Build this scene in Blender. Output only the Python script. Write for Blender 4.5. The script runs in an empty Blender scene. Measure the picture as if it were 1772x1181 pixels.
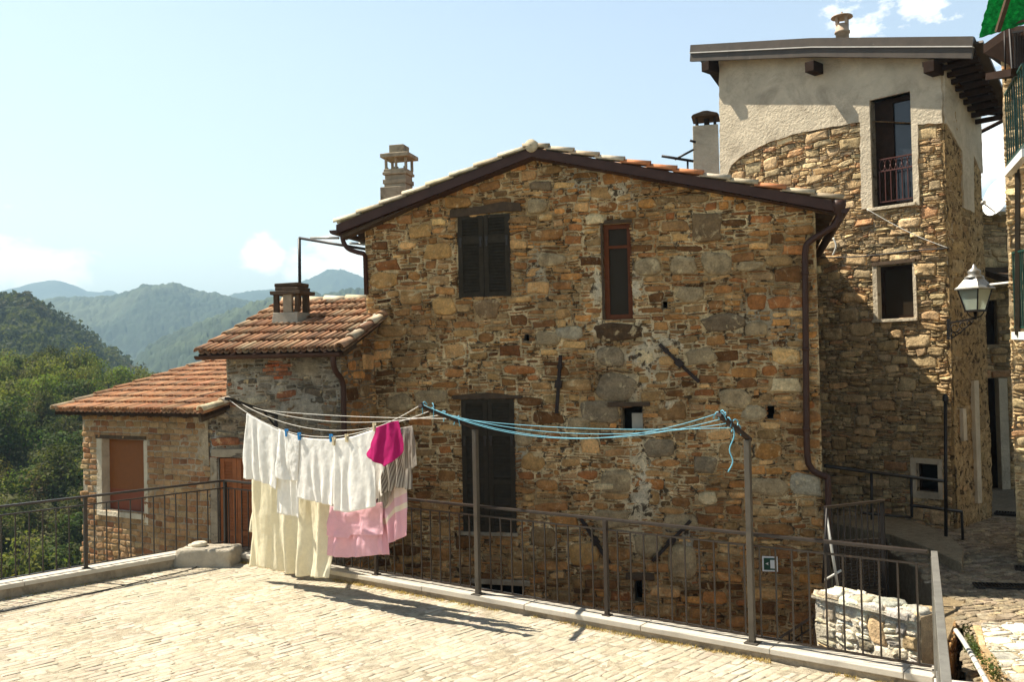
import bpy, math, random
import numpy as np
from mathutils import Vector, Matrix
from mathutils.geometry import tessellate_polygon

random.seed(7)
RNG = np.random.default_rng(11)
SC = bpy.context.scene
COL = SC.collection
EYE = 2.85
FPX = 1600.0
CX, CY = 886.0, 590.5
Z = Vector((0, 0, 1))

# ------------------------------------------------------------------ camera
PITCH = math.atan(34.5 / FPX)
ROLL = math.radians(1.2)
_f = Vector((0, math.cos(PITCH), math.sin(PITCH)))
_u0 = Vector((0, -math.sin(PITCH), math.cos(PITCH)))
_r0 = Vector((1, 0, 0))
C_R = _r0 * math.cos(ROLL) - _u0 * math.sin(ROLL)
C_U = _r0 * math.sin(ROLL) + _u0 * math.cos(ROLL)
CAMP = Vector((0, 0, EYE))
cd = bpy.data.cameras.new('camera')
cam = bpy.data.objects.new('camera', cd)
COL.objects.link(cam)
m = Matrix((C_R, C_U, -_f)).transposed().to_4x4()
m.translation = CAMP
cam.matrix_world = m
cd.sensor_width = 36.0
cd.lens = FPX * 36.0 / 1772.0
cd.clip_start = 0.05
cd.clip_end = 60000
SC.camera = cam


def ray(x, y):
    return _f * FPX + C_R * (x - CX) - C_U * (y - CY)


def pt(x, y, Y):
    """world point seen at that place of the view, at forward distance Y"""
    d = ray(x, y)
    return CAMP + d * (Y / d.y)


def gp(x, y, z=0.0):
    """point of the horizontal plane at height z"""
    d = ray(x, y)
    return CAMP + d * ((z - EYE) / d.z)


# ------------------------------------------------------------------ small tools
def lin(*c):
    return tuple(((v / 255.0) / 12.92 if v / 255.0 <= 0.04045 else ((v / 255.0 + 0.055) / 1.055) ** 2.4) for v in c)


def _hash(ix, iy, seed):
    h = (ix.astype(np.int64) * 374761393 + iy.astype(np.int64) * 668265263 + seed * 1442695041) & 0xFFFFFFFF
    h = ((h ^ (h >> 13)) * 1274126177) & 0xFFFFFFFF
    h = h ^ (h >> 16)
    return (h & 0xFFFFFF) / float(0xFFFFFF)


def vn(x, y, seed=0):
    x = np.asarray(x, float); y = np.asarray(y, float)
    ix = np.floor(x); iy = np.floor(y)
    fx = x - ix; fy = y - iy
    fx = fx * fx * (3 - 2 * fx); fy = fy * fy * (3 - 2 * fy)
    ix = ix.astype(np.int64); iy = iy.astype(np.int64)
    a = _hash(ix, iy, seed); b = _hash(ix + 1, iy, seed)
    c = _hash(ix, iy + 1, seed); d = _hash(ix + 1, iy + 1, seed)
    return (a * (1 - fx) + b * fx) * (1 - fy) + (c * (1 - fx) + d * fx) * fy


def fbm(x, y, seed=0, octs=4):
    x = np.asarray(x, float); y = np.asarray(y, float)
    s = 0; a = 0.5; t = 0
    for o in range(octs):
        s = s + a * vn(x * 2 ** o, y * 2 ** o, seed + o * 17); t += a; a *= 0.5
    return s / t


def worley(x, y, seed=0):
    x = np.asarray(x, float); y = np.asarray(y, float)
    ix = np.floor(x).astype(np.int64); iy = np.floor(y).astype(np.int64)
    best = np.full(x.shape, 9.0); bid = np.zeros(x.shape)
    for dx in (-1, 0, 1):
        for dy in (-1, 0, 1):
            cx = ix + dx; cy = iy + dy
            px = cx + _hash(cx, cy, seed); py = cy + _hash(cx, cy, seed + 5)
            d = (px - x) ** 2 + (py - y) ** 2
            k = d < best
            best = np.where(k, d, best); bid = np.where(k, _hash(cx, cy, seed + 9), bid)
    return np.sqrt(best), bid


def in_poly(x, y, poly):
    x = np.asarray(x, float); y = np.asarray(y, float)
    r = np.zeros(x.shape, bool)
    n = len(poly)
    for i in range(n):
        x0, y0 = poly[i]; x1, y1 = poly[(i + 1) % n]
        if y0 == y1: continue
        c = ((y0 > y) != (y1 > y)) & (x < (x1 - x0) * (y - y0) / (y1 - y0) + x0)
        r ^= c
    return r


class Frame:
    """a plane: A along, B up, N = A x B outward"""
    def __init__(s, O, A, B=None):
        s.O = Vector(O); s.A = Vector(A).normalized()
        s.B = Vector(B).normalized() if B is not None else Z.copy()
        s.N = s.A.cross(s.B).normalized()

    def P(s, u, v, w=0.0):
        return s.O + s.A * u + s.B * v + s.N * w

    def uv(s, x, y, w=0.0):
        d = ray(x, y)
        o = s.O + s.N * w
        t = (o - CAMP).dot(s.N) / d.dot(s.N)
        p = CAMP + d * t - s.O
        return (p.dot(s.A), p.dot(s.B))

    def pts(s, arr):
        a = np.asarray(arr, float)
        return (np.array(s.O)[None] + a[:, 0:1] * np.array(s.A)[None] + a[:, 1:2] * np.array(s.B)[None] + a[:, 2:3] * np.array(s.N)[None])


class MB:
    def __init__(s):
        s.v = []; s.c = []; s.f = []; s.n = 0

    def add(s, verts, faces, col=(1, 1, 1), mi=0, smooth=False):
        v = np.asarray([tuple(p) for p in verts] if not isinstance(verts, np.ndarray) else verts, float).reshape(-1, 3)
        c = np.asarray(col, float)
        if c.ndim == 1: c = np.repeat(c[None, :3], len(v), 0)
        s.v.append(v); s.c.append(c)
        if isinstance(faces, np.ndarray):
            if len(faces): s.f.append((faces + s.n, mi, smooth))
        else:
            by = {}
            for f in faces: by.setdefault(len(f), []).append(f)
            for k, fs in by.items(): s.f.append((np.array(fs, int) + s.n, mi, smooth))
        s.n += len(v)
        return s

    def box(s, fr, u0, u1, v0, v1, w0, w1, col=(1, 1, 1), mi=0, jit=0.0):
        ps = [fr.P(u, v, w) for w in (w0, w1) for v in (v0, v1) for u in (u0, u1)]
        if jit:
            ps = [p + Vector((random.uniform(-jit, jit), random.uniform(-jit, jit), random.uniform(-jit, jit))) for p in ps]
        return s.hexa(ps, col, mi)

    def hexa(s, p, col=(1, 1, 1), mi=0):
        f = [(4, 5, 7, 6), (0, 2, 3, 1), (0, 1, 5, 4), (2, 6, 7, 3), (0, 4, 6, 2), (1, 3, 7, 5)]
        return s.add(p, f, col, mi)

    def bar(s, a, b, wx, wy, up=None, col=(1, 1, 1), mi=0):
        """rectangular bar from a to b"""
        a = Vector(a); b = Vector(b); d = (b - a).normalized()
        up = Vector(up) if up is not None else (Z if abs(d.z) < 0.9 else Vector((0.84, -0.54, 0)))
        x = d.cross(up).normalized(); y = x.cross(d).normalized()
        ps = []
        for q in (a, b):
            for sy in (-1, 1):
                for sx in (-1, 1):
                    ps.append(q + x * sx * wx / 2 + y * sy * wy / 2)
        return s.hexa(ps, col, mi)

    def tube(s, pts, r, seg=8, col=(1, 1, 1), mi=0, cap=True):
        pts = [Vector(p) for p in pts]
        n = len(pts)
        rs = r if isinstance(r, (list, tuple)) else [r] * n
        vs = []; ref = None
        for i, p in enumerate(pts):
            if i == 0: d = pts[1] - pts[0]
            elif i == n - 1: d = pts[-1] - pts[-2]
            else: d = (pts[i + 1] - pts[i]).normalized() + (pts[i] - pts[i - 1]).normalized()
            d.normalize()
            if ref is None:
                ref = d.orthogonal().normalized()
            ref = (ref - d * ref.dot(d)).normalized()
            y = d.cross(ref)
            for k in range(seg):
                a = 2 * math.pi * k / seg
                vs.append(p + (ref * math.cos(a) + y * math.sin(a)) * rs[i])
        fs = []
        for i in range(n - 1):
            for k in range(seg):
                k2 = (k + 1) % seg
                fs.append((i * seg + k, i * seg + k2, (i + 1) * seg + k2, (i + 1) * seg + k))
        if cap:
            fs.append(tuple(reversed(range(seg)))); fs.append(tuple(range((n - 1) * seg, n * seg)))
        return s.add(vs, fs, col, mi, True)

    def lathe(s, base, prof, seg=16, col=(1, 1, 1), mi=0, axis=None):
        base = Vector(base); ax = Vector(axis).normalized() if axis is not None else Z
        x = ax.orthogonal().normalized(); y = ax.cross(x)
        vs = []; fs = []
        for r, h in prof:
            for k in range(seg):
                a = 2 * math.pi * k / seg
                vs.append(base + ax * h + (x * math.cos(a) + y * math.sin(a)) * r)
        for i in range(len(prof) - 1):
            for k in range(seg):
                k2 = (k + 1) % seg
                fs.append((i * seg + k, i * seg + k2, (i + 1) * seg + k2, (i + 1) * seg + k))
        return s.add(vs, fs, col, mi, True)

    def prism(s, fr, poly, w0, w1, col=(1, 1, 1), mi=0, holes=()):
        """polygon (u,v) counter-clockwise in the frame, from w0 (back) to w1 (front)"""
        loops = [list(poly)] + [list(h) for h in holes]
        flat = [p for l in loops for p in l]
        n = len(flat)
        tris = tessellate_polygon([[Vector((p[0], p[1], 0)) for p in l] for l in loops])
        vs = [fr.P(p[0], p[1], w1) for p in flat] + [fr.P(p[0], p[1], w0) for p in flat]
        fs = []
        for t in tris:
            a, b, c = (Vector((flat[i][0], flat[i][1])) for i in t)
            if (b - a).x * (c - a).y - (b - a).y * (c - a).x < 0: t = (t[0], t[2], t[1])
            fs.append(tuple(t)); fs.append((t[2] + n, t[1] + n, t[0] + n))
        o = 0
        for l in loops:
            k = len(l)
            ar = sum(l[i][0] * l[(i + 1) % k][1] - l[(i + 1) % k][0] * l[i][1] for i in range(k))
            hole = l is not loops[0]
            for i in range(k):
                j = (i + 1) % k
                q = (o + i, o + i + n, o + j + n, o + j)
                if (ar > 0) == hole: q = tuple(reversed(q))
                fs.append(q)
            o += k
        return s.add(vs, fs, col, mi)

    def grid(s, P, col=(1, 1, 1), mi=0, smooth=True):
        """P: array (n, m, 3)"""
        P = np.asarray(P, float); n, k = P.shape[:2]
        i = np.arange(n - 1)[:, None] * k + np.arange(k - 1)[None]
        f = np.stack([i, i + 1, i + k + 1, i + k], -1).reshape(-1, 4)
        c = np.asarray(col, float)
        if c.ndim == 3: c = c.reshape(-1, 3)
        return s.add(P.reshape(-1, 3), f, c, mi, smooth)

    def build(s, name, mats, parent=None, origin=None, bevel=0.0, **tags):
        me = bpy.data.meshes.new(name)
        v = np.concatenate(s.v); c = np.concatenate(s.c)
        o = bpy.data.objects.new(name, me)
        COL.objects.link(o)
        if parent is not None:
            o.parent = parent
            M = np.array(parent['_mw']).reshape(4, 4) if '_mw' in parent else np.eye(4)
            off = M[:3, 3]
        else:
            if origin is None:
                lo = v.min(0); hi = v.max(0)
                off = np.array([(lo[0] + hi[0]) / 2, (lo[1] + hi[1]) / 2, lo[2]])
            else:
                off = np.array(origin)
            o.location = off
        v = v - off[None]
        nl = sum(f[0].size for f in s.f); nf = sum(len(f[0]) for f in s.f)
        me.vertices.add(len(v)); me.vertices.foreach_set('co', v.ravel())
        me.loops.add(nl); me.polygons.add(nf)
        li = np.concatenate([f[0].ravel() for f in s.f])
        tot = np.concatenate([np.full(len(f[0]), f[0].shape[1]) for f in s.f])
        st = np.concatenate([[0], np.cumsum(tot)[:-1]])
        me.loops.foreach_set('vertex_index', li.astype(np.int32))
        me.polygons.foreach_set('loop_start', st.astype(np.int32))
        me.polygons.foreach_set('loop_total', tot.astype(np.int32))
        me.polygons.foreach_set('material_index', np.concatenate([np.full(len(f[0]), f[1]) for f in s.f]).astype(np.int32))
        me.polygons.foreach_set('use_smooth', np.concatenate([np.full(len(f[0]), f[2]) for f in s.f]))
        me.update(calc_edges=True); me.validate()
        at = me.color_attributes.new('Col', 'FLOAT_COLOR', 'POINT')
        at.data.foreach_set('color', np.concatenate([c, np.ones((len(c), 1))], 1).ravel().astype(np.float32))
        for mm in (mats if isinstance(mats, (list, tuple)) else [mats]): me.materials.append(mm)
        o['_mw'] = [1, 0, 0, float(off[0]), 0, 1, 0, float(off[1]), 0, 0, 1, float(off[2]), 0, 0, 0, 1]
        if bevel:
            b = o.modifiers.new('bevel', 'BEVEL'); b.width = bevel; b.segments = 2; b.limit_method = 'ANGLE'
        tag(o, **tags)
        return o


def tag(o, label=None, category=None, group=None, kind=None):
    for k, x in (('label', label), ('category', category), ('group', group), ('kind', kind)):
        if x: o[k] = x
    return o


def thing(name, loc, label, category, group=None, kind=None):
    o = bpy.data.objects.new(name, None)
    COL.objects.link(o)
    o.location = loc
    o.empty_display_size = 0.2
    l = Vector(loc)
    o['_mw'] = [1, 0, 0, l.x, 0, 1, 0, l.y, 0, 0, 1, l.z, 0, 0, 0, 1]
    return tag(o, label, category, group, kind)


# ------------------------------------------------------------------ materials
class NT:
    def __init__(s, name):
        s.m = bpy.data.materials.new(name); s.m.use_nodes = True
        s.t = s.m.node_tree; s.t.nodes.clear()
        s.out = s.n('ShaderNodeOutputMaterial')
        s.b = s.n('ShaderNodeBsdfPrincipled')
        s.l(s.b.outputs[0], s.out.inputs['Surface'])
        s.tc = s.n('ShaderNodeTexCoord')

    def n(s, t, **k):
        x = s.t.nodes.new(t)
        for a, b in k.items(): setattr(x, a, b)
        return x

    def l(s, a, b): s.t.links.new(a, b)

    def noise(s, scale, detail=5, rough=0.6, vec=None, dist=0.0):
        x = s.n('ShaderNodeTexNoise'); x.inputs['Scale'].default_value = scale
        x.inputs['Detail'].default_value = detail; x.inputs['Roughness'].default_value = rough
        x.inputs['Distortion'].default_value = dist
        s.l(vec if vec is not None else s.tc.outputs['Object'], x.inputs['Vector'])
        return x.outputs['Fac']

    def scaled(s, sx, sy, sz):
        x = s.n('ShaderNodeMapping'); x.inputs['Scale'].default_value = (sx, sy, sz)
        s.l(s.tc.outputs['Object'], x.inputs['Vector'])
        return x.outputs[0]

    def ramp(s, fac, stops):
        x = s.n('ShaderNodeValToRGB'); e = x.color_ramp.elements
        while len(e) < len(stops): e.new(0.5)
        for el, (p, c) in zip(e, stops):
            el.position = p; el.color = tuple(c) + (1,) if len(c) == 3 else c
        s.l(fac, x.inputs[0])
        return x.outputs[0]

    def mix(s, fac, a, b, mode='MIX'):
        x = s.n('ShaderNodeMix', data_type='RGBA', blend_type=mode)
        for sock, v in ((x.inputs[0], fac), (x.inputs[6], a), (x.inputs[7], b)):
            if hasattr(v, 'links') or isinstance(v, bpy.types.NodeSocket): s.l(v, sock)
            elif isinstance(v, (int, float)): sock.default_value = v
            else: sock.default_value = tuple(v) + (1,) if len(v) == 3 else v
        return x.outputs[2]

    def g(s, v): return (v, v, v)

    def attr(s, name='Col'):
        x = s.n('ShaderNodeAttribute'); x.attribute_name = name
        return x.outputs['Color']

    def bump(s, h, strength=0.4, dist=0.01, prev=None):
        x = s.n('ShaderNodeBump'); x.inputs['Strength'].default_value = strength
        x.inputs['Distance'].default_value = dist
        s.l(h, x.inputs['Height'])
        if prev is not None: s.l(prev, x.inputs['Normal'])
        s.l(x.outputs[0], s.b.inputs['Normal'])
        return x.outputs[0]

    def done(s, col=None, rough=0.8, metal=0.0, spec=0.3):
        if col is not None:
            if isinstance(col, bpy.types.NodeSocket): s.l(col, s.b.inputs['Base Color'])
            else: s.b.inputs['Base Color'].default_value = tuple(col) + (1,)
        if isinstance(rough, bpy.types.NodeSocket): s.l(rough, s.b.inputs['Roughness'])
        else: s.b.inputs['Roughness'].default_value = rough
        s.b.inputs['Metallic'].default_value = metal
        s.b.inputs['Specular IOR Level'].default_value = spec
        return s.m


def mat_masonry(name, lo=0.55, hi=1.3, sc=1.0, bs=0.7, bd=0.02, smear=0.0, holes=0.0, grit=0.30, pale=(0.60, 0.49, 0.32)):
    t = NT(name)
    a = t.attr()
    n1 = t.ramp(t.noise(7 * sc, 6, 0.65), [(0.25, t.g(lo)), (0.75, t.g(hi))])
    n2 = t.ramp(t.noise(38 * sc, 5, 0.75), [(0.28, t.g(1 - grit * 1.4)), (0.5, t.g(1.0)), (0.75, t.g(1 + grit * 1.3))])
    n3 = t.ramp(t.noise(1.3, 4), [(0.3, (0.82, 0.80, 0.78)), (0.7, (1.12, 1.1, 1.06))])
    c = t.mix(1.0, a, n1, 'MULTIPLY'); c = t.mix(1.0, c, n2, 'MULTIPLY'); c = t.mix(1.0, c, n3, 'MULTIPLY')
    st = t.ramp(t.noise(11 * sc, 5, 0.7, dist=1.5), [(0.55, t.g(0)), (0.72, t.g(1))])
    c = t.mix(t.ramp(st, [(0, t.g(0)), (1, t.g(0.35))]), c, (0.30, 0.185, 0.085))
    if smear:      # lime mortar smeared over the stones
        k = t.ramp(t.noise(5.5, 8, 0.72, dist=0.7), [(0.57, t.g(0)), (0.64, t.g(smear))])
        c = t.mix(k, c, pale)
    if holes:      # dark earth colour put into the joints at random, for the shade of cracks
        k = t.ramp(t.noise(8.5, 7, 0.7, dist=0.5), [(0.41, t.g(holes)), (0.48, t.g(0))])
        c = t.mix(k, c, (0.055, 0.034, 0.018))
    b1 = t.bump(t.noise(22 * sc, 7, 0.7), bs, bd)
    t.bump(t.noise(90 * sc, 4, 0.7), 0.5, 0.006, b1)
    return t.done(c, 0.93, 0, 0.12)


def mat_plain(name, col, rough=0.6, var=0.25, sc=6.0, metal=0.0, spec=0.4, bump=0.15, bd=0.004, bsc=60, attr=False, dirt=None):
    t = NT(name)
    base = t.attr() if attr else None
    f = t.ramp(t.noise(sc, 6, 0.65), [(0.25, t.g(1 - var)), (0.75, t.g(1 + var))])
    c = t.mix(1.0, base if attr else col, f, 'MULTIPLY')
    if attr: c = t.mix(1.0, c, col, 'MULTIPLY')
    if dirt:
        k = t.ramp(t.noise(sc * 0.6, 7, 0.7, dist=0.8), [(dirt[1], t.g(0)), (dirt[2], t.g(dirt[3]))])
        c = t.mix(k, c, dirt[0])
    if bump: t.bump(t.noise(bsc, 5, 0.65), bump, bd)
    return t.done(c, rough, metal, spec)


M = {}
M['stone'] = mat_masonry('rubble_stone', 0.5, 1.4, 1.0, 1.0, 0.03, smear=0.6, pale=(0.74, 0.57, 0.32))
M['mortar'] = mat_masonry('lime_mortar', 0.6, 1.25, 1.6, 0.9, 0.02)
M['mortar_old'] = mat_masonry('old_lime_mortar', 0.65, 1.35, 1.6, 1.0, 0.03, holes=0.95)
M['sett'] = mat_masonry('paving_stone', 0.88, 1.08, 0.8, 0.35, 0.008, grit=0.12)
M['brick'] = mat_masonry('hollow_brick', 0.7, 1.2, 1.4, 0.5, 0.01)
M['tile'] = mat_plain('terracotta_tile', (1, 1, 1), 0.85, 0.38, 9, bump=0.5, bd=0.006, bsc=40, attr=True, spec=0.2,
                      dirt=((0.30, 0.26, 0.17), 0.52, 0.72, 0.55))
M['plaster'] = mat_plain('weathered_plaster', (0.56, 0.475, 0.345), 0.92, 0.22, 2.2, bump=1.0, bd=0.03, bsc=16, spec=0.15,
                         dirt=((0.27, 0.215, 0.15), 0.50, 0.72, 0.7))
M['plaster_edge'] = mat_plain('rough_plaster', (0.40, 0.35, 0.27), 0.92, 0.2, 5.0, bump=0.9, bd=0.02, bsc=30, spec=0.1)
M['concrete'] = mat_plain('old_concrete', (0.33, 0.27, 0.19), 0.92, 0.35, 5.0, bump=0.6, bd=0.012, bsc=40, spec=0.15,
                          dirt=((0.10, 0.075, 0.045), 0.52, 0.70, 0.75))
M['kerb_stone'] = mat_plain('kerb_slab', (0.50, 0.45, 0.37), 0.85, 0.12, 7.0, bump=0.3, bd=0.006, bsc=60, spec=0.2,
                            dirt=((0.3, 0.24, 0.16), 0.58, 0.75, 0.4))
M['gutter'] = mat_plain('brown_painted_metal', (0.052, 0.022, 0.014), 0.5, 0.3, 5, metal=0.0, spec=0.25, bump=0.05)
M['fascia'] = mat_plain('dark_sheet_metal', (0.058, 0.042, 0.028), 0.5, 0.3, 4, metal=0.3, spec=0.5, bump=0.08,
                        dirt=((0.22, 0.19, 0.15), 0.62, 0.75, 0.5))
M['lightmetal'] = mat_plain('bare_metal_edge', (0.5, 0.47, 0.42), 0.5, 0.2, 8, metal=0.2)
M['shutter'] = mat_plain('dark_painted_wood', (0.036, 0.027, 0.017), 0.7, 0.35, 12, spec=0.10, bump=0.25, bd=0.003)
M['orangewood'] = mat_plain('orange_stained_wood', (0.29, 0.088, 0.022), 0.55, 0.3, 14, spec=0.35, bump=0.2, bd=0.003)
M['redwood'] = mat_plain('varnished_red_wood', (0.125, 0.036, 0.012), 0.6, 0.3, 14, spec=0.12, bump=0.2, bd=0.003)
M['oldwood'] = mat_plain('old_wood', (0.075, 0.048, 0.028), 0.85, 0.45, 10, spec=0.2, bump=0.7, bd=0.01, bsc=30)
M['darkwood'] = mat_plain('dark_brown_wood', (0.026, 0.013, 0.007), 0.75, 0.35, 10, spec=0.1, bump=0.4, bd=0.006)
M['iron'] = mat_plain('rusty_iron', (0.030, 0.018, 0.013), 0.75, 0.5, 20, metal=0.2, bump=0.4, bd=0.004)
M['rail'] = mat_plain('railing_paint', (0.026, 0.018, 0.013), 0.42, 0.3, 8, metal=0.0, spec=0.4, bump=0.06,
                      dirt=((0.11, 0.06, 0.03), 0.60, 0.76, 0.6))
M['galv'] = mat_plain('galvanised_steel', (0.30, 0.285, 0.25), 0.42, 0.25, 10, metal=0.55, spec=0.5, bump=0.08,
                      dirt=((0.14, 0.09, 0.05), 0.58, 0.74, 0.6))
M['postgrey'] = mat_plain('grey_post_paint', (0.080, 0.068, 0.052), 0.45, 0.25, 8, metal=0.3, spec=0.5, bump=0.06,
                          dirt=((0.12, 0.07, 0.04), 0.58, 0.74, 0.6))
M['ironblack'] = mat_plain('black_iron', (0.018, 0.014, 0.012), 0.5, 0.3, 12, metal=0.3, bump=0.1)
M['redrail'] = mat_plain('dark_red_iron', (0.075, 0.020, 0.012), 0.5, 0.3, 12, metal=0.2, bump=0.1)
M['greenpaint'] = mat_plain('green_paint', (0.010, 0.048, 0.034), 0.45, 0.3, 8, bump=0.1)
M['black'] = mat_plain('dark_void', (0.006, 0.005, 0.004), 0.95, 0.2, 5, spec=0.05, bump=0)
M['curtain_dark'] = mat_plain('dim_interior', (0.018, 0.013, 0.010), 0.9, 0.5, 3, spec=0.1, bump=0)
M['blind'] = mat_plain('orange_brown_blind', (0.20, 0.068, 0.018), 0.7, 0.1, 12, spec=0.25, bump=0.15, bd=0.003, bsc=80)
M['redboard'] = mat_plain('red_board', (0.20, 0.048, 0.018), 0.6, 0.12, 6, spec=0.3)
M['white'] = mat_plain('white_paint', (0.76, 0.75, 0.72), 0.45, 0.06, 6, bump=0.05)
M['signgreen'] = mat_plain('sign_green', (0.010, 0.060, 0.035), 0.4, 0.1, 8, bump=0)
M['blueplastic'] = mat_plain('blue_plastic', (0.015, 0.20, 0.48), 0.45, 0.1, 8, bump=0)
M['bluecord'] = mat_plain('blue_cord', (0.14, 0.42, 0.55), 0.6, 0.15, 30, bump=0)
M['whitecord'] = mat_plain('white_cord', (0.70, 0.66, 0.58), 0.7, 0.1, 30, bump=0)
M['palewood'] = mat_plain('pale_wood', (0.62, 0.52, 0.33), 0.7, 0.1, 20, bump=0)
M['pipe'] = mat_plain('pale_pipe', (0.52, 0.50, 0.44), 0.45, 0.12, 9, bump=0.05)
M['dirt'] = mat_plain('bare_earth', (0.10, 0.075, 0.045), 0.95, 0.4, 3, bump=0.9, bd=0.03, bsc=12, spec=0.1)
M['flue'] = mat_plain('clay_flue', (0.40, 0.29, 0.20), 0.7, 0.25, 9, bump=0.1)
M['paper'] = mat_plain('pale_paper', (0.55, 0.50, 0.40), 0.8, 0.1, 9, bump=0)
M['bark'] = mat_plain('bark', (0.075, 0.055, 0.038), 0.9, 0.4, 8, bump=0.8, bd=0.02, bsc=18, spec=0.1)
M['soap'] = mat_plain('pale_stone_dish', (0.6, 0.52, 0.38), 0.8, 0.15, 12, bump=0.3)


def mat_glass(name, tint=(0.035, 0.026, 0.017), rough=0.12, spec=0.05):
    t = NT(name)
    return t.done(tint, rough, 0.0, spec)


M['glass'] = mat_glass('window_glass')
M['glass_sky'] = mat_glass('clear_pane', (0.02, 0.022, 0.027), 0.03, 0.5)


def mat_lampglass():
    t = NT('frosted_lamp_glass')
    t.b.inputs['Transmission Weight'].default_value = 0.6
    return t.done((0.74, 0.82, 0.66), 0.35, 0, 0.5)


M['lampglass'] = mat_lampglass()


def mat_cloth(name, col, trans=0.45, stripe=None, bands=None, spots=None, var=0.06):
    t = NT(name)
    c = t.mix(1.0, col, t.ramp(t.noise(18, 6, 0.7), [(0.3, t.g(1 - var * 1.2)), (0.7, t.g(1 + var))]), 'MULTIPLY')
    if stripe:
        w = t.n('ShaderNodeAttribute'); w.attribute_name = 'Col'
        sep = t.n('ShaderNodeSeparateColor'); t.l(w.outputs['Color'], sep.inputs[0])
        ma = t.n('ShaderNodeMath', operation='MULTIPLY'); t.l(sep.outputs[0], ma.inputs[0]); ma.inputs[1].default_value = stripe[1]
        fr = t.n('ShaderNodeMath', operation='FRACT'); t.l(ma.outputs[0], fr.inputs[0])
        c = t.mix(t.ramp(fr.outputs[0], [(0.45, t.g(0)), (0.55, t.g(1))]), c, stripe[0])
    if bands:
        w = t.n('ShaderNodeAttribute'); w.attribute_name = 'Col'
        sep = t.n('ShaderNodeSeparateColor'); t.l(w.outputs['Color'], sep.inputs[0])
        r = t.n('ShaderNodeValToRGB'); r.color_ramp.interpolation = 'CONSTANT'
        e = r.color_ramp.elements
        while len(e) < len(bands): e.new(0.5)
        for el, (p, cc) in zip(e, bands): el.position = p; el.color = tuple(cc) + (1,)
        t.l(sep.outputs[1], r.inputs[0]); c = r.outputs[0]
    if spots:
        vo = t.n('ShaderNodeTexVoronoi'); vo.inputs['Scale'].default_value = spots[1]
        t.l(t.tc.outputs['Object'], vo.inputs['Vector'])
        c = t.mix(t.ramp(vo.outputs['Distance'], [(0.30, t.g(1)), (0.34, t.g(0))]), c, spots[0])
    t.bump(t.noise(160, 3), 0.35, 0.003, t.bump(t.noise(26, 4, 0.6, dist=0.6), 0.5, 0.012))
    t.done(c, 0.9, 0, 0.1)
    tr = t.n('ShaderNodeBsdfTranslucent'); t.l(c, tr.inputs[0])
    mx = t.n('ShaderNodeMixShader'); mx.inputs[0].default_value = trans
    t.l(t.b.outputs[0], mx.inputs[1]); t.l(tr.outputs[0], mx.inputs[2]); t.l(mx.outputs[0], t.out.inputs['Surface'])
    return t.m


M['towel'] = mat_cloth('white_cotton', (0.90, 0.885, 0.84), 0.38)
M['sheer'] = mat_cloth('cream_cotton', (0.92, 0.87, 0.69), 0.5)
M['pink'] = mat_cloth('pink_check_cotton', (0.84, 0.54, 0.60), 0.4)
M['magenta'] = mat_cloth('magenta_jersey', (0.44, 0.018, 0.135), 0.3)
M['stripe'] = mat_cloth('grey_striped_cotton', (0.46, 0.42, 0.36), 0.3, stripe=((0.20, 0.165, 0.14), 22))
M['print'] = mat_cloth('printed_cotton', (0.8, 0.7, 0.66), 0.4,
                       bands=[(0.0, (0.84, 0.52, 0.59)), (0.30, (0.86, 0.78, 0.66)), (0.36, (0.80, 0.56, 0.62)), (0.46, (0.86, 0.74, 0.66)), (0.60, (0.76, 0.42, 0.50))])
M['netgreen'] = mat_cloth('green_netting', (0.025, 0.36, 0.11), 0.7, var=0.5)


def mat_leaf(name, tint=(1, 1, 1), trans=0.35):
    t = NT(name)
    c = t.mix(1.0, t.attr(), tint, 'MULTIPLY')
    t.done(c, 0.7, 0, 0.08)
    tr = t.n('ShaderNodeBsdfTranslucent'); t.l(t.mix(1.0, c, (1.3, 1.4, 0.7), 'MULTIPLY'), tr.inputs[0])
    mx = t.n('ShaderNodeMixShader'); mx.inputs[0].default_value = trans
    t.l(t.b.outputs[0], mx.inputs[1]); t.l(tr.outputs[0], mx.inputs[2]); t.l(mx.outputs[0], t.out.inputs['Surface'])
    return t.m


M['leaf'] = mat_leaf('leaves')
M['canopy'] = mat_plain('forest_canopy', (1, 1, 1), 0.9, 0.25, 0.02, bump=0, attr=True, spec=0.1)
M['ground'] = mat_plain('valley_ground', (0.060, 0.068, 0.030), 0.95, 0.4, 0.03, bump=0, spec=0.1)

# ------------------------------------------------------------------ masonry
PAL_MAIN = [((0.436, 0.216, 0.076), 5), ((0.291, 0.138, 0.049), 4), ((0.460, 0.267, 0.109), 5), ((0.508, 0.238, 0.073), 3), ((0.641, 0.377, 0.152), 3), ((0.399, 0.244, 0.108), 4), ((0.388, 0.156, 0.051), 2), ((0.169, 0.077, 0.027), 2)]
PAL_TOWER = [((0.589, 0.430, 0.236), 5), ((0.480, 0.332, 0.172), 4), ((0.677, 0.510, 0.288), 3), ((0.524, 0.337, 0.164), 2), ((0.437, 0.332, 0.196), 3), ((0.524, 0.297, 0.152), 1)]
PAL_PALE = [((0.805, 0.732, 0.576), 5), ((0.671, 0.586, 0.432), 3), ((0.878, 0.817, 0.672), 3), ((0.732, 0.537, 0.312), 1), ((0.586, 0.549, 0.480), 2)]
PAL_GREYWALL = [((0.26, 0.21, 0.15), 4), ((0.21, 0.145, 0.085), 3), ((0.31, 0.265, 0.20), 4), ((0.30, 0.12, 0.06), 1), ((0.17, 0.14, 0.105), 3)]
PAL_SETT = [((0.440, 0.388, 0.298), 5), ((0.462, 0.408, 0.316), 4), ((0.415, 0.362, 0.274), 3), ((0.482, 0.430, 0.342), 2)]
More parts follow.
